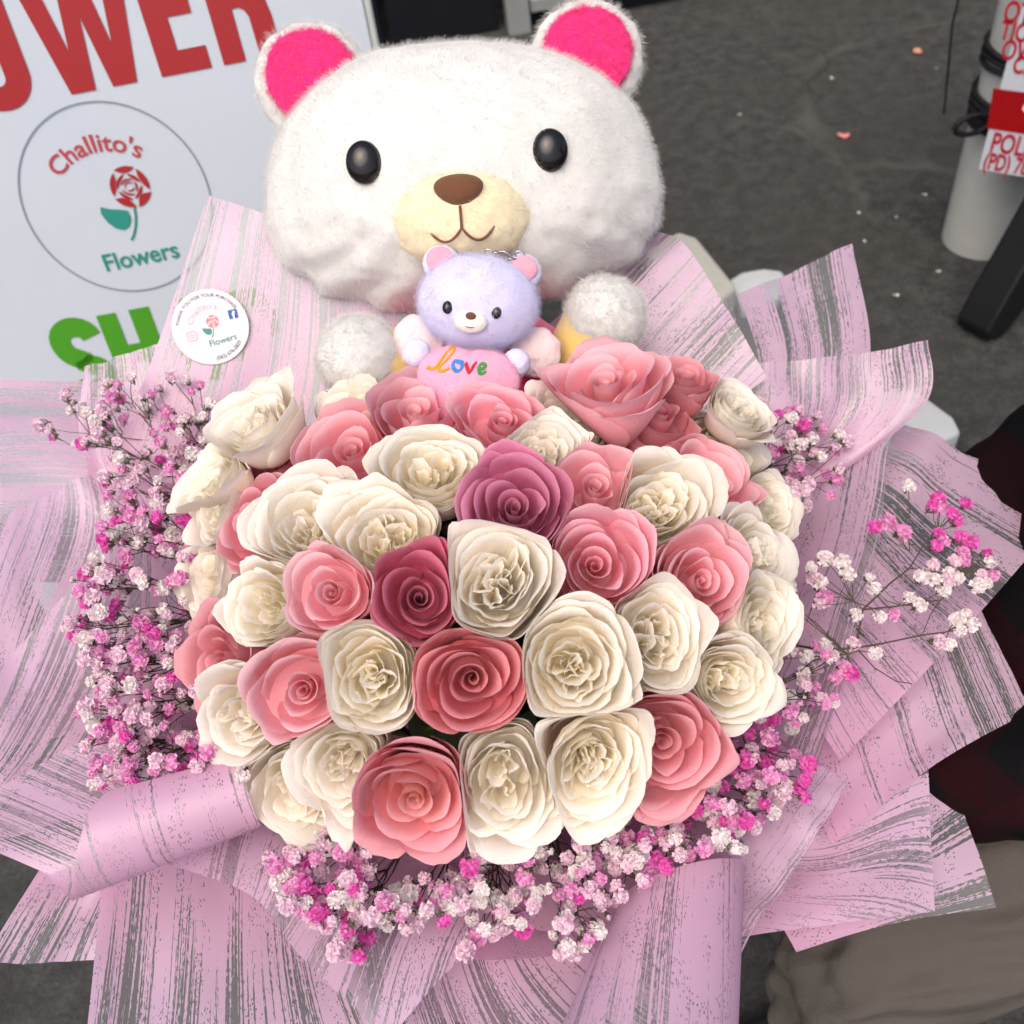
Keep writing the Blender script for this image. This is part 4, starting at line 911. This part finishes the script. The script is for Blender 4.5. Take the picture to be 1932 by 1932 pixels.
# ------------------------------------------------------------------ baby's breath sprays
def floret_mesh(seed, tight=1.0, n=30):
    """a double blossom: small notched petals packed round a ball"""
    g = random.Random(seed); mb = MB()
    for i in range(n):
        z = 1-1.45*(i+.5)/n; a = i*2.4+g.uniform(-.4, .4); r = math.sqrt(max(0, 1-z*z)); d = Vector((r*math.cos(a), r*math.sin(a), z)).normalized()
        sd = d.cross(Vector((g.uniform(-1, 1), g.uniform(-1, 1), g.uniform(-1, 1)))).normalized(); tp = d.cross(sd)
        L = g.uniform(.80, 1.04)*tight; w_ = g.uniform(.24, .36); b0 = len(mb.v)
        mb.v += [d*.2, d*L*.6+sd*w_*.8+tp*.04, d*L*.6-sd*w_*.8-tp*.04, d*L*.93+sd*w_+tp*.16, d*L*.97-tp*.05, d*L*.93-sd*w_+tp*.14]
        mb.f += [(b0, b0+1, b0+2), (b0+1, b0+3, b0+4), (b0+1, b0+4, b0+2), (b0+2, b0+4, b0+5)]
    i0 = len(mb.v); bm = bmesh.new(); bmesh.ops.create_icosphere(bm, subdivisions=1, radius=.66*tight)
    for v in bm.verts: mb.v.append(v.co.copy())
    for f in bm.faces: mb.f.append(tuple(i0+v.index for v in f.verts))
    bm.free(); return mb.mesh('blossom', True)
def cup_mesh():
    mb = MB()
    for k in range(5):
        p = 6.2832*k/5
        b0 = len(mb.v)
        for t, w_ in ((0, .10), (.5, .16), (1, .02)):
            r = .12+.55*t; z = -.95+.55*t*t
            for s in (-1, 1): mb.v.append(Vector((r*math.cos(p)-s*w_*math.sin(p), r*math.sin(p)+s*w_*math.cos(p), z)))
        mb.f += [(b0, b0+1, b0+3, b0+2), (b0+2, b0+3, b0+5, b0+4)]
    mb.tube([(0, 0, -1.25), (0, 0, -.85), (0, 0, -.6)], [.09, .16, .1], 6)
    return mb.mesh('sepals', False)
FLM = [floret_mesh(s, t_, n) for s, t_, n in ((1, 1, 32), (2, .95, 28), (3, 1.03, 34), (4, .92, 26), (5, 1.0, 30))]; BUD = floret_mesh(9, .75, 10); CUP = cup_mesh()
def floret_mat(name, c0, c1):
    t = NT(name); co = t.coord(); c = t.mix(t.ramp(t.noise(1.3, 2, co), [(.35, (0, 0, 0)), (.65, (1, 1, 1))]), c0, c1)
    t.col(c); t.set(Roughness=.7); tr = t.n('BsdfTranslucent'); t.l(c, tr.inputs['Color'])
    mx = t.n('MixShader'); mx.inputs[0].default_value = .25; t.l(t.b.outputs[0], mx.inputs[1]); t.l(tr.outputs[0], mx.inputs[2]); t.l(mx.outputs[0], t.out.inputs[0]); return t.m
FM = {'w': floret_mat('blossom_white', (.86, .84, .80), (.86, .72, .77)), 'p': floret_mat('blossom_pale_pink', (.84, .55, .70), (.84, .70, .76)),
      'm': floret_mat('blossom_pink', (.80, .28, .60), (.84, .48, .68)), 'h': floret_mat('blossom_magenta', (.78, .07, .46), (.82, .22, .58))}
M_TWIG = plain('twig', (.075, .060, .035), .7, .3, .3, 80); M_SEP = plain('sepal', (.10, .12, .05), .6, .3, .3, 60)
def spray(root_px, blobs, seed, palette, label, back=.2, size=(.0045, .0080), zr=(-.06, .01), node_z=-.05):
    """one cut stem: blossoms scattered in blobs (px,py,rx,ry,n), twigs gathered back to the root"""
    g = random.Random(seed); R0 = onz(*root_px); fl = []
    for (x, y, rx, ry, n) in blobs:
        for i in range(int(n*1.05+.5)):
            a = g.random()*6.2832; q = math.sqrt(g.random()); z = g.uniform(*zr)
            fl.append(onz(x+rx*q*math.cos(a), y+ry*q*math.sin(a), z))
    root = empty('gypsophila_spray', R0); tag(root, label, 'filler flower', "sprays of baby's breath")
    # greedy clusters of 3 to 5 blossoms, then clusters of clusters
    mb = MB()
    def curve(a, b, r1, r2, sag=.12):
        m_ = (a+b)*.5 + Vector((g.uniform(-1, 1), g.uniform(-1, 1), g.uniform(-1, 1)))*(b-a).length*sag
        mb.tube([a-R0, (a*.25+m_*.5+b*.25)-R0, b-R0], [r1, (r1+r2)/2, r2], 4, False)
    def group(pts, size_):
        pts = pts[:]; out = []
        while pts:
            p = pts.pop(g.randrange(len(pts))); pts.sort(key=lambda q: (q-p).length); k = min(len(pts), g.randint(size_-1, size_+1)-1)
            out.append([p]+pts[:k]); pts = pts[k:]
        return out
    def gather(items, lvl, r1):
        """items: points; returns one list of parent nodes"""
        nodes = []
        for grp in group(items, 4):
            c = sum(grp, Vector())/len(grp); dirr = (R0-c); L = dirr.length
            nd = c + dirr*min(.45, (.016+.012*lvl)/max(L, .001)) + A*g.uniform(-.012, .0)
            for q in grp: curve(nd, q, r1, r1*.75)
            nodes.append(nd)
        return nodes
    lv = [q for q in fl]; lvl = 0; r_ = .00042
    while len(lv) > 3 and lvl < 4:
        lv = gather(lv, lvl, r_); lvl += 1; r_ *= 1.4
    for q in lv: curve(R0, q, r_*1.25, r_, .06)
    link('twigs', mb.mesh('twigs'), M_TWIG, root)
    for p in fl:
        s = g.uniform(*size); colk = g.choices(list(palette), list(palette.values()))[0]
        d = (p-R0).normalized()*.8 + (CAM-p).normalized()*g.uniform(-.5, 1.0)*(1-back*1.4) + Vector((g.uniform(-.5, .5), g.uniform(-.5, .5), g.uniform(-.5, .5)))
        if g.random() < .10: s *= .5; me = BUD
        else: me = g.choice(FLM)
        M = Matrix.Translation(-R0) @ zframe(d, p, g.random()*6.28) @ Matrix.Scale(s, 4)
        o = link('blossom', me, FM[colk], root, M); link('sepals', CUP, M_SEP, o)
    return root
PALE = {'w': 3.4, 'p': 4, 'm': 2.2, 'h': .6}; MIX = {'w': 2.6, 'p': 3.4, 'm': 2.8, 'h': 1.1}; HOT = {'w': 1, 'p': 1.5, 'm': 3, 'h': 3}
SPR = [
 ((430, 930, -.09), [(150, 790, 75, 55, 16), (225, 745, 55, 40, 12), (215, 830, 90, 45, 14)], PALE, 'airy pale spray with dark calyxes spreading below the sign lettering', .8),
 ((430, 900, -.09), [(320, 760, 55, 55, 14), (375, 790, 45, 55, 13), (355, 725, 22, 36, 4)], PALE, 'thin upright spray of tiny blossoms under the round sticker', .8),
 ((440, 1010, -.09), [(270, 890, 85, 50, 22), (360, 900, 50, 60, 13)], PALE, 'pale pink spray beside the edge-on cream rim rose', .5),
 ((440, 1050, -.09), [(230, 985, 42, 75, 26), (315, 1000, 60, 60, 22)], MIX, 'dense spray with bright magenta outer blossoms beside the rim roses', .5),
 ((440, 1100, -.09), [(200, 1095, 65, 45, 22), (310, 1070, 60, 45, 20)], MIX, 'spray with dark stems and pale blossoms beside the peach flanked cream rose', .6),
 ((430, 1160, -.09), [(190, 1180, 65, 55, 28), (300, 1160, 70, 55, 22)], MIX, 'white and pink spray over the left paper fold', .2),
 ((430, 1230, -.09), [(220, 1260, 70, 50, 30), (310, 1240, 60, 50, 20)], MIX, 'crowded white and magenta spray beside the dusty pink rim rose', .1),
 ((430, 1300, -.09), [(225, 1345, 75, 50, 34), (320, 1330, 60, 50, 18)], MIX, 'full white spray above the rolled film edge', .0),
 ((440, 1360, -.09), [(215, 1420, 65, 50, 30), (310, 1420, 70, 55, 24), (255, 1470, 90, 25, 16)], MIX, 'white and magenta spray hanging over the rolled film edge', .0),
 ((450, 1380, -.09), [(400, 1420, 50, 40, 18), (452, 1455, 28, 22, 6)], HOT, 'short pink spray just below the cream rose with the leaf', .1),
 ((720, 1540, -.09), [(560, 1640, 60, 45, 16), (640, 1600, 60, 50, 14), (690, 1560, 50, 25, 7), (640, 1500, 6, 6, 1)], MIX, 'spray with dark forked twigs under the pale cream rim rose', .1),
 ((760, 1600, -.09), [(600, 1700, 70, 50, 24), (680, 1690, 70, 55, 26), (660, 1765, 60, 40, 14)], MIX, 'dense pink and white spray below the drooping peach hearted rose', .0),
 ((850, 1600, -.09), [(810, 1690, 70, 55, 26), (780, 1730, 60, 30, 8)], PALE, 'pale spray right under the drooping petals', .1),
 ((940, 1570, -.09), [(920, 1660, 70, 60, 26), (950, 1730, 70, 45, 20), (885, 1780, 18, 26, 4)], PALE, 'pale spray under the large smooth cream rose', .0),
 ((1040, 1560, -.09), [(1060, 1640, 75, 60, 30), (1110, 1720, 60, 50, 20), (1080, 1775, 40, 26, 9)], PALE, 'long white spray falling toward the curled film flap', .0),
 ((1120, 1520, -.09), [(1150, 1590, 80, 55, 30), (1190, 1650, 50, 50, 18)], PALE, 'white spray between the pinched cream rose and the curled film flap', .1),
 ((1230, 1500, -.09), [(1290, 1560, 80, 50, 28), (1240, 1610, 60, 45, 20)], MIX, 'white and pink spray under the large dusty pink rose', .0),
 ((1310, 1440, -.09), [(1400, 1510, 75, 50, 28), (1390, 1570, 50, 40, 14)], MIX, 'pink spray beside the band of film leading down to the flap', .0),
 ((1350, 1380, -.09), [(1430, 1410, 80, 60, 30), (1500, 1460, 45, 50, 14)], HOT, 'bright pink spray beside the smallish cream rim rose', .0),
 ((1410, 1290, -.09), [(1520, 1300, 65, 50, 16), (1480, 1340, 70, 40, 14), (1570, 1250, 40, 25, 5)], MIX, 'loose pink spray reaching over the right-hand film', .0),
 ((1400, 880, -.08), [(1500, 810, 60, 45, 20), (1510, 870, 80, 45, 26), (1530, 920, 55, 35, 12), (1450, 770, 30, 30, 6), (1585, 835, 20, 20, 4)], MIX, 'bushy pink spray against the upper right film', .6),
]
for i, (rp, bl_, pal, lab, back) in enumerate(SPR): spray(rp, bl_, 200+i, pal, lab, back)
# the long open spray over the right-hand film, built branch by branch
def long_spray():
    z0 = -.03; P = lambda x, y, z=z0: onz(x, y, z)
    R0 = P(1430, 1205, -.09); root = empty('gypsophila_spray', R0); tag(root, "long open spray of magenta and white blossoms reaching far across the right-hand film", 'filler flower', "sprays of baby's breath")
    mb = MB(); g = random.Random(77)
    def br(pts, r1, r2):
        q = [P(*p)-R0 for p in pts]; mb.tube(q, [r1+(r2-r1)*i/(len(q)-1) for i in range(len(q))], 5)
    br([(1430, 1205, -.09), (1560, 1228), (1615, 1222)], .0011, .0010); br([(1615, 1222), (1660, 1215), (1740, 1198), (1800, 1190), (1835, 1180)], .0009, .0004)
    br([(1615, 1222), (1620, 1190), (1628, 1150)], .0009, .0008); br([(1628, 1150), (1680, 1100), (1716, 1072), (1745, 1025), (1800, 970)], .0009, .0004)
    br([(1628, 1150), (1690, 1144), (1740, 1136), (1775, 1132), (1800, 1108)], .0008, .0004); br([(1716, 1072), (1800, 1084), (1830, 1075), (1860, 1060)], .0006, .0003)
    br([(1740, 1198), (1755, 1160), (1775, 1132)], .0004, .0004); br([(1615, 1222), (1650, 1260), (1690, 1285), (1722, 1290)], .0006, .0004); br([(1628, 1150), (1600, 1120), (1590, 1090)], .0004, .0003)
    ends = []
    def tuft(x, y, fx, fy, c):
        br([(fx, fy), ((x+fx)/2+g.uniform(-6, 6), (y+fy)/2+g.uniform(-6, 6)), (x, y)], .00045, .0003); ends.append((x, y, c))
    for x, y, c in ((1768, 942, 'h'), (1760, 955, 'h'), (1776, 958, 'm'), (1822, 950, 'h'), (1800, 975, 'h'), (1806, 985, 'h'), (1794, 965, 'h'), (1770, 1008, 'h')): tuft(x, y, 1770, 1000, c)
    for x, y, c in ((1650, 995, 'h'), (1675, 985, 'm'), (1703, 1005, 'm'), (1714, 918, 'w')): tuft(x, y, 1716, 1040, c)
    for x, y, c in ((1765, 1030, 'h'), (1780, 1022, 'm'), (1812, 1015, 'h'), (1832, 1025, 'h'), (1815, 1045, 'm'), (1861, 1045, 'h'), (1868, 1060, 'w'), (1852, 1085, 'p'), (1872, 1085, 'm'), (1845, 1105, 'w'), (1862, 1100, 'w'), (1818, 1058, 'm'), (1800, 1060, 'p')): tuft(x, y, 1815, 1078, c)
    for x, y, c in ((1790, 1080, 'w'), (1785, 1095, 'p'), (1765, 1095, 'w'), (1740, 1088, 'w'), (1805, 1090, 'w'), (1760, 1065, 'p')): tuft(x, y, 1775, 1110, c)
    for x, y, c in ((1650, 1112, 'w'), (1716, 1128, 'w'), (1780, 1115, 'w'), (1735, 1142, 'w')): tuft(x, y, 1700, 1143, c)
    for x, y, c in ((1556, 1055, 'w'), (1530, 1072, 'w'), (1535, 1092, 'p'), (1546, 1100, 'w'), (1555, 1128, 'm'), (1546, 1140, 'p'), (1600, 1085, 'w'), (1590, 1062, 'w'), (1660, 1165, 'w'), (1685, 1160, 'm'), (1615, 1160, 'w'), (1640, 1090, 'w')): tuft(x, y, 1610, 1135, c)
    for x, y, c in ((1770, 1212, 'p'), (1790, 1215, 'w'), (1808, 1170, 'w'), (1822, 1160, 'w'), (1812, 1190, 'w'), (1833, 1178, 'w')): tuft(x, y, 1790, 1190, c)
    for x, y, c in ((1540, 1218, 'm'), (1556, 1220, 'w'), (1522, 1240, 'w'), (1490, 1225, 'w'), (1652, 1232, 'w'), (1610, 1215, 'p'), (1592, 1262, 'm'), (1605, 1270, 'h'), (1449, 1092, 'h'), (1458, 1245, 'w'), (1490, 1130, 'w'), (1475, 1125, 'w'), (1575, 1280, 'm')): tuft(x, y, 1600, 1235, c)
    link('twigs', mb.mesh('twigs'), M_TWIG, root)
    for x, y, c in ends:
        p = P(x, y); d = (p-R0).normalized()*.6+(CAM-p).normalized()*g.uniform(.0, 1)+Vector((g.uniform(-.4, .4), g.uniform(-.4, .4), .2)); s = g.uniform(.0055, .0085)
        o = link('blossom', g.choice(FLM), FM[c], root, Matrix.Translation(-R0) @ zframe(d, p, g.random()*6) @ Matrix.Scale(s, 4)); link('sepals', CUP, M_SEP, o)
long_spray()

# ------------------------------------------------------------------ plush toys
def plush_mat(name, c, sheen=.5, vary=.06, fold=.35):
    t = NT(name); co = t.coord(); n1 = t.noise(28, 4, co, .6); n2 = t.noise(700, 3, co, .8)
    f = t.noise(1.0, 3, t.mapping(co, (60, 60, 14)), .6, 1.2)
    t.col(t.mix(n1, tuple(x*(1-vary) for x in c), tuple(min(1, x*(1+vary*.6)) for x in c))); t.set(Roughness=.95); t.b.inputs['Specular IOR Level'].default_value = .1
    t.b.inputs['Sheen Weight'].default_value = sheen; t.b.inputs['Sheen Roughness'].default_value = .5
    t.bump(t.math('ADD', t.math('MULTIPLY', f, fold*2), t.math('ADD', n2, n1)), .5, .0022); return t.m
M_PW = plush_mat('plush_white', (.74, .74, .71)); M_HP = plush_mat('plush_hot_pink', (.86, .025, .22), .5, .12); M_YEL = plush_mat('plush_yellow', (.84, .60, .19)); M_CRM = plush_mat('plush_cream', (.86, .76, .52))
M_LAV = plush_mat('plush_lavender', (.70, .69, .92), .4); M_PPK = plush_mat('plush_pale_pink', (.86, .68, .68), .5); M_PKH = plush_mat('plush_pink', (.86, .42, .58), .4); M_PKE = plush_mat('plush_rose', (.80, .36, .46), .5)
M_EYE = plain('glossy_black', (.006, .006, .006), .18, .5, .1); M_NOSE = plush_mat('plush_brown', (.16, .07, .035), .2); M_THR = plain('brown_thread', (.17, .06, .035), .7, .3, .2, 200)
def wr(v, sc_, amp, sd=0.0):
    return amp*(noise.noise(v*sc_+Vector((sd, 0, 0)))+.5*noise.noise(v*sc_*2.1+Vector((0, sd, 0))))
def fur(o, n, length, rad=.00022, rough=.5):
    md = o.modifiers.new('fur', 'PARTICLE_SYSTEM'); ps = o.particle_systems[0].settings
    ps.type = 'HAIR'; ps.count = n; ps.hair_length = length; ps.hair_step = 2; ps.render_step = 2
    ps.use_advanced_hair = True; ps.tangent_factor = .0; ps.factor_random = length*.10
    ps.child_type = 'INTERPOLATED'; ps.rendered_child_count = 8; ps.child_percent = 2; ps.roughness_2 = .02*rough; ps.roughness_endpoint = .004
    ps.root_radius = rad/.01*1.0; ps.tip_radius = .2*rad/.01; ps.radius_scale = .01; ps.use_hair_bspline = False
hc = at(872, 350, .97); fn_ = ((CAM-hc).normalized()*1.0+up*.10).normalized()
hx = (rt*math.cos(R(4))+up*math.sin(R(4))); hx = (hx-fn_*hx.dot(fn_)).normalized(); hz = fn_.cross(hx)
HM = frame(hx, -fn_, hz, hc) @ Matrix.Scale(1.04, 4)              # x right, -y toward the viewer, z up
bear = empty('plush_bear', M=HM); tag(bear, 'large white plush bear with hot pink ears and dress sitting behind the roses', 'plush toy')
def head_fn(v):
    x = math.copysign(abs(v.x)**.86, v.x); z = math.copysign(abs(v.z)**.88, v.z)
    w_ = .176*(1-.05*z+.06*(-z if z < 0 else 0)); p = Vector((x*w_, v.y*.115, z*(.118 if z > 0 else .112)))
    an = math.atan2(v.x, -v.z); low = max(0, -v.z-.15)
    gat = .0042*low*math.sin(an*17+3*noise.noise(v*2))*(1 if v.y < .3 else 0)
    return p*(1+gat*8) + v*wr(v, 2.6, .0035) + v*wr(v, 7.5, .0014, 3)
HEAD = link('head', ball('head', 6, head_fn), M_PW, bear)
def ell(name, c, r, mat, parent, n=4, wa=.0015, ws=4.0, rot=None):
    c = Vector(c); rm = rot or Matrix.Identity(3)
    return link(name, ball(name, n, lambda v: c + rm @ (Vector((v.x*r[0], v.y*r[1], v.z*r[2])) + v*wr(v, ws, wa, c.x*90))), mat, parent)
for s, ex, ez in ((-1, -.128, .094), (1, .122, .098)):
    rm = Matrix.Rotation(-s*R(34), 3, 'Y')
    def ear_fn(v, c=Vector((ex, .012, ez)), rm=rm):
        return c + rm @ (Vector((v.x*.052, v.y*.020, v.z*.050 + .004)) + v*wr(v, 4, .002))
    ear = link('ear', ball('ear', 5, ear_fn), M_PW, bear); fur(ear, 1200, .0034)
    def in_fn(v, c=Vector((ex, .012, ez)), rm=rm):
        r = math.sqrt(v.x**2+v.z**2); y = -.0205-.004*(1-r*r) if v.y < 0 else -.012
        return c + rm @ (Vector((v.x*.040, y, v.z*.038+.006)) + v*wr(v, 5, .0016, 8))
    fur(link('ear_lining', ball('lining', 5, in_fn), M_HP, ear), 1500, .0030)
mz = link('muzzle', ball('muzzle', 5, lambda v: Vector((v.x*.058-.004, -.094+v.y*.038, v.z*.041-.034)) + v*wr(v, 4, .0018)), M_CRM, bear)
link('nose', ball('nose', 4, lambda v: Vector((v.x*.019*(1+.28*v.z)-.004, -.128+v.y*.009, v.z*.0125-.016))), M_NOSE, mz)
link('mouth_stitch', MB().tube([(-.004, -.1345, -.028), (-.004, -.1335, -.045)], .0011, 6).tube([(-.004+.026*q, -.1335+.0085*q*q, -.045-.010*(1-(2*abs(q)-1)**2)) for q in [i/10-1 for i in range(21)]], .0011, 6).mesh('mouth'), M_THR, mz)
for ex, ez in ((-.078, .012), (.072, .012)):
    e = link('eye', ball('eye', 4, lambda v: Vector((ex+v.x*.0145, -.1075+v.y*.009, ez+v.z*.0170))), M_EYE, bear)
link('seam', MB().tube([head_fn(Vector((math.sin(a)*.999, .12, math.cos(a))).normalized())*1.001 for a in [math.pi*2*i/80 for i in range(81)]], .0006, 5).mesh('seam'), M_PW, bear)
HMI = HM.inverted()
tl = lambda p: HMI @ p
bc = tl(B(-.02, .245, -.075)); up_l = (HMI.to_3x3() @ A).normalized()
bm_ = zframe(up_l, Vector((0, 0, 0))).to_3x3()
ell('dress', bc, (.105, .085, .125), M_HP, bear, 5, .003, 4, bm_)
for px, py, d, shx, nm in ((1142, 600, .895, .06, 'r'), (678, 676, .88, -.07, 'l')):
    pw_ = tl(at(px, py, d)); sh = tl(B(shx, .235, -.02)); di = (pw_-sh).normalized()
    link('sleeve', MB().tube([sh-di*.02, sh, sh.lerp(pw_, .35), sh.lerp(pw_, .65), pw_-di*.008, pw_-di*.002], [.02, .03, .034, .035, .033, .026], 24).mesh('sleeve'), M_YEL, bear)
    fur(ell('paw', pw_, (.033, .033, .033) if nm == 'r' else (.034, .034, .034), M_PW, bear, 5, .0018, 3.0), 1500, .0034)
link('foot', ball('foot', 4, lambda v: tl(B(.10, .21, -.10))+v*.04), M_PW, bear); link('foot', ball('foot', 4, lambda v: tl(B(-.13, .20, -.10))+v*.04), M_PW, bear)
fur(HEAD, 9000, .0031); fur(mz, 1500, .0022)

# small lavender keychain plush holding a pink heart
kc = at(902, 572, .85); kf = ((CAM-kc).normalized()*.95+up*.12-rt*.05).normalized()
kx = (rt*math.cos(R(-6))+up*math.sin(R(-6))); kx = (kx-kf*kx.dot(kf)).normalized(); kz = kf.cross(kx)
KM = frame(kx, -kf, kz, kc); KMI = KM.inverted()
kb = empty('plush_keychain', M=KM); tag(kb, 'small lavender plush bear keychain holding a pink heart', 'plush toy')
kh = ell('head', (0, 0, 0), (.0495, .040, .0385), M_LAV, kb, 5, .0012, 3)
for s in (-1, 1):
    e = ell('ear', (s*.034, .004, .030), (.0155, .008, .015), M_LAV, kb, 4, .0006)
    ell('ear_lining', (s*.0345, -.0035, .0315), (.0115, .0035, .011), M_PKE, e, 4, .0004)
    ell('eye', (s*.0195-.002, -.0352, -.010), (.0042, .003, .0052), M_EYE, kb, 3, 0)
    ell('wing', (s*.050+.001, .018, -.034), (.022, .008, .0215), M_PPK, kb, 4, .002, 3)
    ell('arm', (s*.041-.004, -.016, -.047), (.0115, .011, .012), M_LAV, kb, 4, .0008)
km = ell('muzzle', (-.002, -.0345, -.019), (.0135, .007, .0095), M_PW, kb, 4, .0004)
ell('nose', (-.002, -.0412, -.0155), (.0042, .0025, .0030), M_NOSE, km, 3, 0)
link('mouth_stitch', MB().tube([(-.002+.006*q, -.0405+.0015*q*q, -.0225-.002*(1-q*q)) for q in [i/6-1 for i in range(13)]], .0004, 5).mesh('ms'), M_THR, km)
ell('body', (.0, .012, -.058), (.030, .022, .034), M_LAV, kb, 4)
def heart_fn(v):
    # puffed heart in the x-z plane
    x, z = v.x, v.z; zz = z + .32*abs(x)**.7*(1 if z > -.6 else .4) - .18
    return Vector((x*.0415, -.026+v.y*.0155*(1-.25*abs(x)), -.068+zz*.031)) + v*wr(v, 3, .0008)
ht = link('heart', ball('heart', 5, heart_fn), M_PKH, kb)
from mathutils.bvhtree import BVHTree
_bt = BVHTree.FromPolygons([v.co.copy() for v in ht.data.vertices], [tuple(p.vertices) for p in ht.data.polygons])
def on_heart(x, z):
    h = _bt.ray_cast(Vector((x, -.2, z)), Vector((0, 1, 0)))[0]; return Vector((x, h.y-.0004, z)) if h else Vector((x, -.028, z))
def thread(path, colr, nm, n=40):
    P_ = [Vector((x, 0, z)) for x, z in path]; q = [cr(P_, i/n) for i in range(n+1)]
    mb = MB()
    for off in (-.0006, .0006): mb.tube([on_heart(p.x+off*.7, p.z+off) for p in q], .00095, 6)
    link('stitched_letter', mb.mesh('letter'), plain('thread_'+nm, colr, .6, .3, .25, 900, bump=.4), ht)
thread([(-.033, -.0585), (-.027, -.059), (-.0225, -.052), (-.017, -.0425), (-.0145, -.0405), (-.0135, -.044), (-.0185, -.052), (-.024, -.0585), (-.0205, -.0605), (-.0155, -.058)], srgb(240, 160, 20), 'gold')
thread([(-.0075, -.0525), (-.0115, -.0515), (-.0125, -.056), (-.009, -.0595), (-.0055, -.0575), (-.0055, -.0535), (-.009, -.0515), (-.0045, -.0525)], srgb(40, 140, 210), 'blue')
thread([(-.0025, -.0525), (.0005, -.0585), (.002, -.0590), (.0045, -.0525), (.006, -.0515)], srgb(200, 30, 60), 'red')
thread([(.0085, -.0560), (.0125, -.0550), (.0130, -.0525), (.0100, -.0515), (.0082, -.0555), (.0100, -.0595), (.0140, -.0580)], srgb(60, 150, 70), 'green')
M_MET = plain('chrome', (.45, .45, .44), .25, .5, .1, 50, 1.0)
for i in range(5):
    cxx, czz = .006+i*.0062, .0405+.002*math.sin(i*1.7)
    axr = Matrix.Rotation(R(90*(i % 2)+20), 3, 'X') @ Matrix.Rotation(R(25), 3, 'Y')
    link('chain_link', MB().tube([Vector((cxx, -.004, czz)) + axr @ Vector((.0048*math.cos(a), .0, .0030*math.sin(a))) for a in [2*math.pi*q/16 for q in range(17)]], .0007, 6).mesh('cl'), M_MET, kb)
fur(kh, 2500, .0022, .00014); fur(ht, 1500, .0010, .00010)
